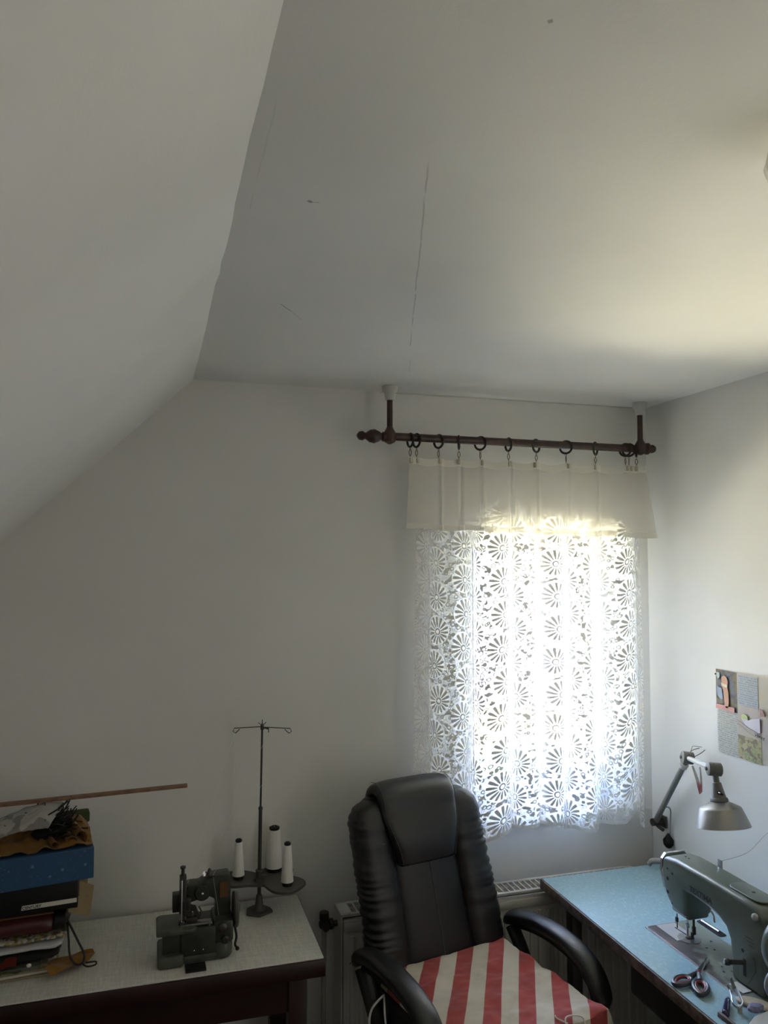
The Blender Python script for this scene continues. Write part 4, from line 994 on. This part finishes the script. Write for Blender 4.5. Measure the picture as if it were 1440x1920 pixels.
# needle bar and presser
b = MB(); b.cyl((1.572, 2.062, .78), (1.572, 2.062, .84), .0030, n=12); b.box((1.572, 2.062, .815), (.008, .010, .012), bev=.001); b.cyl((1.572, 2.062, bz), (1.572, 2.062, .80), .0010, n=6); b.build('needle_bar', 'chrome', sm)
b = MB(); b.cyl((1.590, 2.056, .795), (1.590, 2.056, .842), .0038, n=12); b.box((1.590, 2.056, .800), (.010, .008, .024), bev=.001); b.box((1.580, 2.062, bz + .003), (.022, .012, .002)); b.box((1.586, 2.058, .787), (.006, .006, .016), rz=.3); b.build('presser_foot', 'dark_steel', sm)
b = MB(); b.cyl((1.553, 2.085, .80), (1.553, 2.085, .842), .0018, n=8); b.box((1.552, 2.085, .825), (.007, .008, .014), bev=.001); b.tube([(1.548, 2.09, .80), (1.556, 2.08, .795), (1.575, 2.07, .783)], .0012, 6); b.build('thread_finger', 'dark_steel', sm)
b = MB(); b.tube(spline([(1.640, 2.05, .862), (1.650, 2.042, .845), (1.648, 2.035, .825)]), .0035, 8); b.build('lifter_lever', 'chrome', sm)
# handwheel end and bobbin winder, mostly outside the frame
b = MB(); b.lathe((1.596, 1.716, .925), (0, -1, 0), [(.040, -.004), (.045, .006), (.075, .012), (.080, .020), (.080, .034), (.070, .042), (.02, .044)], n=40); b.build('handwheel', 'green', sm)
b = MB(); b.lathe((1.555, 1.700, .835), (0, -1, 0), [(.012, 0), (.036, .004), (.040, .012), (.036, .022), (.014, .026)], n=30); b.b2(1.55, 1.575, 1.672, 1.716, tz, .835, bev=.004); b.build('bobbin_winder', 'steel', sm)
# thread from guide to upper right
tag(MB().tube(spline([(1.652, 2.005, 1.017), (1.76, 2.02, 1.025), (1.86, 2.05, 1.06), (1.925, 2.03, 1.10)], 8), .0005, 4).build('sewing_thread', 'dark_steel'), 'fine grey thread rising from the big sewing machine to the right wall', 'thread')
# bobbin window slot in the table behind the bed
b = MB(); kt = thing('knee_lift_slot', 'small dark slot with a chrome roller in the turquoise top behind the bed', 'fitting', (1.695, 2.13, tz))
b = MB(); b.prism(rrect(1.678, 1.706, 2.050, 2.160, .008), lambda x, y: (x, y, tz - .001), lambda x, y: (x, y, tz + .002), bev=.0006); b.build('slot_frame', 'slot', kt)
MB().cyl((1.692, 2.068, tz + .005), (1.690, 2.146, tz + .005), .0052, n=12).build('roller', 'chrome', kt)
# white paper label under the column
tag(MB().box((1.530, 1.795, bz + .0015), (.030, .050, .001), rz=.10).build('paper_label', 'paper'), 'scrap of white paper at the foot of the machine column', 'paper')
# curved pale hose end behind the machine
tag(MB().tube(spline([(1.80, 2.575, tz + .010), (1.808, 2.560, tz + .028), (1.83, 2.50, tz + .040), (1.845, 2.42, tz + .036), (1.84, 2.34, tz + .012)], 8), .0095, 10).build('cable_loop', 'cable'), 'pale curved cable loop on the table behind the big sewing machine', 'cable')

# ------------------------------------------------------------------ scissors
sc = thing('scissors', 'scissors with dark grey and red handles lying open on the turquoise table', 'scissors', (1.43, 1.86, tz))
pv = Vector((1.470, 1.886, 0)); zb = tz + .006
def blade(tip, w_, z, dz_):
    tip = Vector((*tip, 0)); d = (tip - pv).normalized(); n_ = Vector((-d.y, d.x, 0)); st_ = pv - d * .018
    P = [st_ + n_ * w_, pv + n_ * w_, tip + n_ * .0005, tip - n_ * .0012, pv - n_ * w_, st_ - n_ * w_]
    b = MB(); b.prism([(p.x, p.y) for p in P], lambda x, y: (x, y, z), lambda x, y: (x, y, z + .0018)); b.build('blade', 'chrome', sc)
blade((1.548, 1.938), .0070, zb, 0); blade((1.546, 1.945), .0065, zb + .002, 0)
MB().lathe((pv.x, pv.y, zb + .003), (0, 0, 1), [(.008, 0), (.008, .003), (.005, .005)], n=18).build('pivot', 'redgrip', sc)
def handle(c, L, wd, ang, root_, sd):
    c = Vector((*c, 0)); d = Vector((math.cos(ang), math.sin(ang), 0)); n_ = Vector((-d.y, d.x, 0)); pts = []; inn = []
    for i in range(32):
        a = 2 * PI * i / 32; k = 1 + .18 * math.cos(a); pts.append(c + d * math.cos(a) * L + n_ * math.sin(a) * wd * k + Vector((0, 0, tz + .0085)))
        inn.append(c + d * math.cos(a) * (L - .006) + n_ * math.sin(a) * (wd * k - .006) + Vector((0, 0, tz + .0095)))
    b = MB(); b.tube(pts, .0062, 8, closed=True); near = c + d * L
    b.tube([near + Vector((0, 0, tz + .0085)), (near + (pv - near) * .5) + Vector((0, 0, tz + .0095)), pv - (pv - near).normalized() * .008 + Vector((0, 0, tz + .009))], [.0085, .0070, .0060], 8)
    h = b.build('handle', 'greygrip', sc); MB().tube(inn, .0042, 8, closed=True).build('grip_lining', 'redgrip', h)
handle((1.398, 1.862), .030, .0175, math.atan2(1.886 - 1.866, 1.470 - 1.398), pv, 0)
handle((1.424, 1.818), .034, .0180, math.atan2(1.886 - 1.822, 1.470 - 1.424), pv, 1)

# ------------------------------------------------------------------ small things in the near right corner of the table
b = MB(); b.cyl((1.404, 1.700, tz + .010), (1.448, 1.745, tz + .010), .0095, .0075, 16); b.sphere((1.404, 1.700, tz + .010), .0095, n=14); b.cyl((1.448, 1.745, tz + .010), (1.455, 1.752, tz + .012), .0045, n=10)
tag(b.build('seam_tool', 'navy'), 'glossy dark navy plastic seam tool beside the wooden strip', 'tool')
sn = thing('thread_snips', 'small silver thread snips standing open between the navy tool and cream chalk', 'snips', (1.455, 1.72, tz))
b = MB(); b.tube(spline([(1.472, 1.765, tz + .022), (1.452, 1.735, tz + .026), (1.437, 1.712, tz + .022), (1.444, 1.700, tz + .018), (1.462, 1.708, tz + .022), (1.476, 1.735, tz + .026), (1.490, 1.765, tz + .028)], 6), .0040, 8, sx=.6); b.build('spring_frame', 'steel', sn)
b = MB()
b.prism([(1.474, 1.757), (1.486, 1.757), (1.494, 1.782), (1.484, 1.778)], lambda x, y: (x, y, tz + .028 + (y - 1.757) * .6), lambda x, y: (x, y, tz + .0295 + (y - 1.757) * .6))
b.prism([(1.466, 1.757), (1.473, 1.757), (1.476, 1.776), (1.470, 1.774)], lambda x, y: (x, y, tz + .020 + (y - 1.757) * .5), lambda x, y: (x, y, tz + .0215 + (y - 1.757) * .5)); b.build('blade', 'chrome', sn)
b = MB(); b.cyl((1.452, 1.706, tz), (1.452, 1.706, tz + .018), .006, n=12); b.build('foot', 'clip', sn)
b = MB(); rr_ = []
for z, k in ((tz + .001, .85), (tz + .004, 1), (tz + .008, 1), (tz + .011, .86)):
    rr_.append([Vector((1.512 + (.034 * math.cos(a) - .006 * math.sin(a)) * k, 1.722 + (-.018 * math.cos(a) + .032 * math.sin(a)) * k, z)) for a in [2 * PI * i / 32 for i in range(32)]])
tag(b.loft(rr_).build('tailors_chalk', 'cream'), 'cream oval of tailor\'s chalk at the foot of the machine', 'chalk')
b = MB(); rr_ = []
for z, k in ((tz + .012, .7), (tz + .016, 1), (tz + .023, 1), (tz + .028, .75)):
    rr_.append([Vector((1.482 + (.028 * math.cos(a) ** 1) * k, 1.683 + (.012 * math.sin(a) * (1 - .35 * math.cos(a)) + .006 * math.cos(a)) * k, z - .004 * math.cos(a))) for a in [2 * PI * i / 24 for i in range(24)]])
tag(b.loft(rr_).build('lilac_chalk', 'lilac'), 'worn lilac blue piece of chalk in front of the cream one', 'chalk')
b = MB(); b.prism([(1.405, 1.630), (1.455, 1.660), (1.52, 1.672), (1.60, 1.660), (1.60, 1.52), (1.42, 1.52)], lambda x, y: (x, y, tz), lambda x, y: (x, y, tz + .020), bev=.007, seg=4)
tag(b.build('plastic_case', 'beige'), 'beige plastic case at the bottom right corner of the view', 'case')
tag(MB().box((1.392, 1.650, tz + .006), (.008, .12, .012), rz=.02, bev=.001).build('wooden_strip', 'worn_wood'), 'dark wooden strip lying along the table edge by the navy tool', 'wood strip')

# ------------------------------------------------------------------ wall lamp
lp = thing('wall_lamp', 'grey jointed work lamp with aluminium shade mounted on the right wall', 'lamp', (1.925, 2.66, .895))
piv = Vector((1.895, 2.665, .898)); elb = Vector((1.858, 2.418, 1.206)); jt = Vector((1.735, 2.128, 1.250))
b = MB(); b.b2(1.926, 1.936, 2.645, 2.685, .875, .92, bev=.003); b.cyl((1.925, 2.665, .898), (1.88, 2.665, .898), .014, n=16); b.cyl((1.90, 2.66, .885), (1.90, 2.625, .880), .007, n=10); b.build('wall_bracket', 'dark_steel', lp)
b = MB(); b.cyl(piv, elb, .0105, n=16); b.build('lower_arm', 'lamp_grey', lp)
b = MB(); d = (jt - elb).normalized(); b.cyl(elb, jt, .0085, n=16); b.build('upper_arm', 'rad', lp)
def joint(c, ax, r, L):
    ax = Vector(ax).normalized(); c = Vector(c); b = MB()
    b.lathe(c - ax * L / 2, ax, [(r * .8, 0), (r, .003), (r, L * .46), (r * .92, L * .5), (r, L * .54), (r, L - .003), (r * .8, L)], n=24)
    b.lathe(c - ax * (L / 2 + .006), ax, [(.005, 0), (.006, .003), (.006, .008)], n=8); return b
joint(elb, (.9, -.35, -.1), .022, .042).build('elbow_joint', 'lamp_grey', lp)
joint(jt, (.9, -.35, -.05), .021, .045).build('head_joint', 'lamp_grey', lp)
ax = Vector((.0, -.20, -1)).normalized(); nk = jt + Vector((.004, 0, -.018)); hd = nk + ax * .022
b = MB(); b.cyl(nk, hd, .009, .010, 14); b.lathe(hd, ax, [(.010, 0), (.0135, .002), (.0225, .046), (.026, .048), (.0275, .053), (.0275, .058), (.025, .061)], n=30); b.build('socket_housing', 'lamp_grey', lp)
sp0 = hd + ax * .058
b = MB()
profo = [(.025, 0), (.029, .001), (.059, .016), (.0625, .019), (.064, .022), (.0825, .073), (.083, .075)]
u_, v_, a_ = frame_of(ax); Fs = []
V = [[b.bm.verts.new(sp0 + a_ * h + (u_ * math.cos(2 * PI * i / 48) + v_ * math.sin(2 * PI * i / 48)) * r) for i in range(48)] for r, h in profo]
for A, B in zip(V, V[1:]):
    for i in range(48): Fs.append(b.bm.faces.new((A[i], A[(i + 1) % 48], B[(i + 1) % 48], B[i])))
bmesh.ops.solidify(b.bm, geom=Fs, thickness=.0012)
b.build('shade', 'shade', lp)
MB().sphere(sp0 + ax * .030, .023, n=20).build('bulb', 'clear', lp)
b = MB(); pc = hd + ax * .028 + Vector((-.008, -.0165, 0)); b.lathe(pc, (-.45, -.88, -.1), [(.007, -.004), (.007, .003)], n=12); b.box(pc + Vector((.003, -.007, -.002)), (.012, .005, .006), ry=.3, bev=.002); b.build('switch', 'blk', lp)
MB().box(pc + Vector((-.004, -.006, .003)), (.006, .003, .003), ry=.3).build('switch_toggle', 'chrome', lp)
b = MB(); rb = elb + Vector((-.006, -.018, -.02))
b.prism([(0, 0), (.007, 0), (.030, -.050), (.040, -.096), (.030, -.102), (.018, -.055)], lambda x, z: (rb.x + x, rb.y - .010, rb.z + z), lambda x, z: (rb.x + x, rb.y - .0112, rb.z + z))
b.prism([(.030, -.102), (.040, -.094), (.041, -.050), (.036, -.006), (.031, -.006), (.033, -.055)], lambda x, z: (rb.x + x, rb.y - .013, rb.z + z), lambda x, z: (rb.x + x, rb.y - .0142, rb.z + z))
m = bpy.data.materials.new('ribbon'); m.use_nodes = True; t = NT(m.node_tree); q = m.node_tree.nodes['Principled BSDF']
g = t.node('ShaderNodeNewGeometry').outputs['Position']; s = t.node('ShaderNodeSeparateXYZ'); t.link(g, s.inputs[0])
t.link(t.mix(t.ss(s.outputs[2], 1.112, 1.135), (.50, .17, .19), (.60, .58, .56)), q.inputs['Base Color']); q.inputs['Roughness'].default_value = .6
tag(b.build('ribbon_tag', m), 'white ribbon with a pink end tied to the lamp elbow', 'ribbon')
b = MB(); da = (elb - piv).normalized(); b.lathe(piv + (elb - piv) * .86, da, [(.0115, 0), (.0150, .004), (.0140, .012), (.0160, .018), (.0118, .026)], n=18); b.build('tape_wrap', 'white_cloth', lp)
b = MB(); b.tube(spline([(1.885, 2.60, .975), (1.915, 2.60, .965), (1.925, 2.615, .90), (1.926, 2.62, .83)], 8), .0030, 8); b.tube(spline([(1.926, 2.62, .80), (1.927, 2.615, .77), (1.93, 2.60, .65), (1.93, 2.59, .3)], 8), .0030, 8); b.build('cord', 'cable', lp)
b = MB(); b.lathe((1.921, 2.622, .865), (0, 0, -1), [(.004, 0), (.010, .010), (.020, .024), (.019, .040), (.010, .052), (.004, .055)], n=16); b.build('cord_switch', 'blk', lp)
b = MB(); b.tube(spline([(1.93, 2.43, 1.236), (1.905, 2.445, 1.238), (1.895, 2.44, 1.232), (1.88, 2.43, 1.222)], 6), .0010, 6); b.tube(spline([(1.935, 2.45, 1.228), (1.912, 2.455, 1.222), (1.89, 2.445, 1.216)], 6), .0015, 6); b.tube(spline([(1.935, 2.42, 1.228), (1.912, 2.41, 1.222), (1.885, 2.415, 1.208)], 6), .0013, 6)
tag(b.build('wall_wire', 'dark_steel'), 'twisted wire on the right wall holding the lamp elbow', 'wire')

# ------------------------------------------------------------------ map poster on the right wall
yA, yB, yC, yE = 2.352, 2.247, 2.140, 1.90
ztop, zmid, zbot = 1.530, 1.388, 1.240
def pmat(name, cols, sc=40):
    m = bpy.data.materials.new(name); m.use_nodes = True; t = NT(m.node_tree); q = m.node_tree.nodes['Principled BSDF']
    oc = t.node('ShaderNodeTexCoord').outputs['Object']; c = cols[0]
    for i, c2 in enumerate(cols[1:]):
        mp = t.node('ShaderNodeMapping'); t.link(oc, mp.inputs[0]); mp.inputs['Location'].default_value = (i * 3.1, i * 1.7, i * 5.0)
        c = t.mix(t.ss(t.noise(mp.outputs[0], sc, 3), .50, .58), c, c2)
    t.link(c, q.inputs['Base Color']); q.inputs['Roughness'].default_value = .55; return m
def textmat(name, bgc, ink, row=.0075):
    m = bpy.data.materials.new(name); m.use_nodes = True; t = NT(m.node_tree); q = m.node_tree.nodes['Principled BSDF']
    g = t.node('ShaderNodeNewGeometry').outputs['Position']; s = t.node('ShaderNodeSeparateXYZ'); t.link(g, s.inputs[0])
    line = t.ss(t.m('FRACT', t.m('DIVIDE', s.outputs[2], row)), .45, .6)
    mp = t.node('ShaderNodeMapping'); t.link(g, mp.inputs[0]); mp.inputs['Scale'].default_value = (1, 1, .7)
    w_ = t.ss(t.noise(mp.outputs[0], 160, 2), .42, .5)
    t.link(t.mix(t.m('MULTIPLY', t.m('MULTIPLY', line, w_), .55), bgc, ink), q.inputs['Base Color']); q.inputs['Roughness'].default_value = .55; return m
po = thing('wall_map', 'folded tourist map with a picture panel pinned to the right wall above the lamp', 'map', (XR, 2.15, zbot))
po['label'] = 'creased tourist map with picture panel pinned to the right wall above the lamp'
def pz(y): return 0.0
def sheet(name, y0, y1, z0, z1, m, off=.003, lab=None, par=None):
    b = MB(); b.grid(14, 12, lambda u, v: (XR - off - .0007 * math.sin(PI * u) ** 2 - .0004 * nz(y0 * 5 + u * 3, z0 * 7 + v * 3), y0 + (y1 - y0) * u, z0 + (z1 - z0) * v), thick=.0004)
    return b.build(name, m, par or po, label=lab, smooth=False)
M['mapbase'] = pmat('map_paper', [(.92, .86, .75), (.93, .88, .72), (.88, .81, .76)], 10)
M['mapgreen'] = pmat('map_relief', [(.72, .70, .40), (.48, .64, .36), (.82, .75, .52), (.48, .40, .28)], 60)
M['picture'] = pmat('picture_backdrop', [(.30, .27, .26), (.26, .31, .42), (.36, .30, .20), (.20, .20, .22)], 26)
sheet('text_panel', yA - .003, yB, zbot, zmid, textmat('text_print', (.92, .93, .88), (.45, .48, .47)))
pic = sheet('picture_panel', yA, yB, zmid + .004, ztop, 'picture')
sheet('map_sheet', yB, yC, zmid - .09 , ztop + .004, 'mapbase'); sheet('map_sheet', yC, yE, zbot + .01, ztop + .010, 'mapbase')
sheet('blue_text_panel', yB - .006, yC + .010, zmid + .035, ztop - .004, textmat('blue_text_print', (.76, .82, .86), (.38, .44, .52)), .0045)
sheet('relief_map_panel', yB - .001, yC, zbot + .004, zmid - .065, 'mapgreen', .0045)
b = MB(); X_ = XR - .0072
def flat(mb, P, off=0.0): mb.prism(P, lambda y, z: (X_ - off, y, z), lambda y, z: (X_ - off - .0006, y, z)); return mb
fg = flat(MB(), [(2.318, 1.505), (2.304, 1.512), (2.292, 1.507), (2.286, 1.492), (2.290, 1.474), (2.285, 1.455), (2.284, 1.420), (2.288, 1.402), (2.298, 1.400), (2.304, 1.412), (2.310, 1.455), (2.316, 1.480)])
fg.build('printed_figure', mat('print_orange', (.44, .22, .14), .5), pic, smooth=False)
flat(MB(), [(2.320, 1.485), (2.288, 1.482), (2.290, 1.472), (2.317, 1.475)], .0007).build('printed_sash', mat('print_cream', (.60, .50, .38), .5), pic, smooth=False)
flat(MB(), [(2.342, 1.470), (2.318, 1.466), (2.312, 1.430), (2.325, 1.428), (2.340, 1.440)]).build('printed_cloth', mat('print_blue', (.20, .28, .42), .5), pic, smooth=False)
flat(MB(), [(yA - .003, zmid + .005), (yB + .010, zmid + .004), (yB + .010, zmid + .020), (yA - .003, zmid + .021)]).build('red_band', mat('print_red', (.42, .17, .16), .5), pic, smooth=False)
flat(MB(), [(2.343, 1.520), (2.328, 1.519), (2.328, 1.506), (2.3355, 1.497), (2.343, 1.507)]).build('crest', mat('print_crest', (.42, .55, .58), .5), pic, smooth=False)
flat(MB(), [(yB - .02, zmid - .012), (yB - .055, zmid - .008), (yC + .02, zmid + .004), (yC + .001, zmid + .006), (yC + .001, zmid - .040), (yC + .02, zmid - .042), (yB - .045, zmid - .028)]).build('lake', mat('print_lilac', (.52, .49, .58), .5), po, smooth=False)
flat(MB(), [(yB - .022, zmid + .004), (yB - .035, zmid + .010), (yB - .050, zmid + .004), (yB - .052, zmid - .008), (yB - .022, zmid - .010)], .0008).build('wood_patch', mat('print_green', (.38, .48, .20), .5), po, smooth=False)
flat(MB(), [(yC - .001, zmid + .040), (yC - .014, zmid + .036), (yC - .022, zmid + .018), (yC - .001, zmid + .014)], .0008).build('maroon_patch', mat('print_maroon', (.25, .10, .10), .5), po, smooth=False)
pts = [(X_ - .0015, yB - .005 - i * .0112, zmid - .018 - .003 * i + .0015 * math.sin(i)) for i in range(10)]
b = MB(); b.tube(pts, .0006, 4); b.tube([(p[0], p[1], p[2] - .010 - .001 * i) for i, p in enumerate(pts)], .0005, 4); b.build('printed_road', mat('print_brown', (.25, .15, .12), .6), po)
Mt = Matrix.Translation((X_ - .0012, yC + .024, zmid - .056)) @ Matrix(((0, 0, -1, 0), (-1, 0, 0, 0), (0, 1, 0, 0), (0, 0, 0, 1)))
text_mesh('Her', .016, Mt, 'printed_name', 'slot', po, .0002); Mt = Matrix.Translation((X_ - .0012, yC - .004, zmid - .058)) @ Matrix(((0, 0, -1, 0), (-1, 0, 0, 0), (0, 1, 0, 0), (0, 0, 0, 1)))
text_mesh('ny', .016, Mt, 'printed_name', 'slot', po, .0002)
b = MB(); b.sphere((XR - .006, yA - .002, 1.512), .003, n=8); b.build('pin', 'dark_steel', po)

# ------------------------------------------------------------------ ceiling lamp (edge of the frame)
cl = thing('ceiling_lamp', 'round white glass ceiling lamp at the right edge of the ceiling', 'ceiling lamp', (.912, .840, H))
MB().lathe((.912, .840, H), (0, 0, -1), [(.070, 0), (.072, .008), (.068, .014)], n=40).build('mount', 'white_plastic', cl)
MB().lathe((.912, .840, H - .012), (0, 0, -1), [(.070, 0), (.086, .012), (.092, .035), (.082, .065), (.055, .088), (.02, .098), (.004, .099)], n=44).build('glass_globe', mat('opal_glass', (.66, .65, .60), .12, spec=.6), cl)
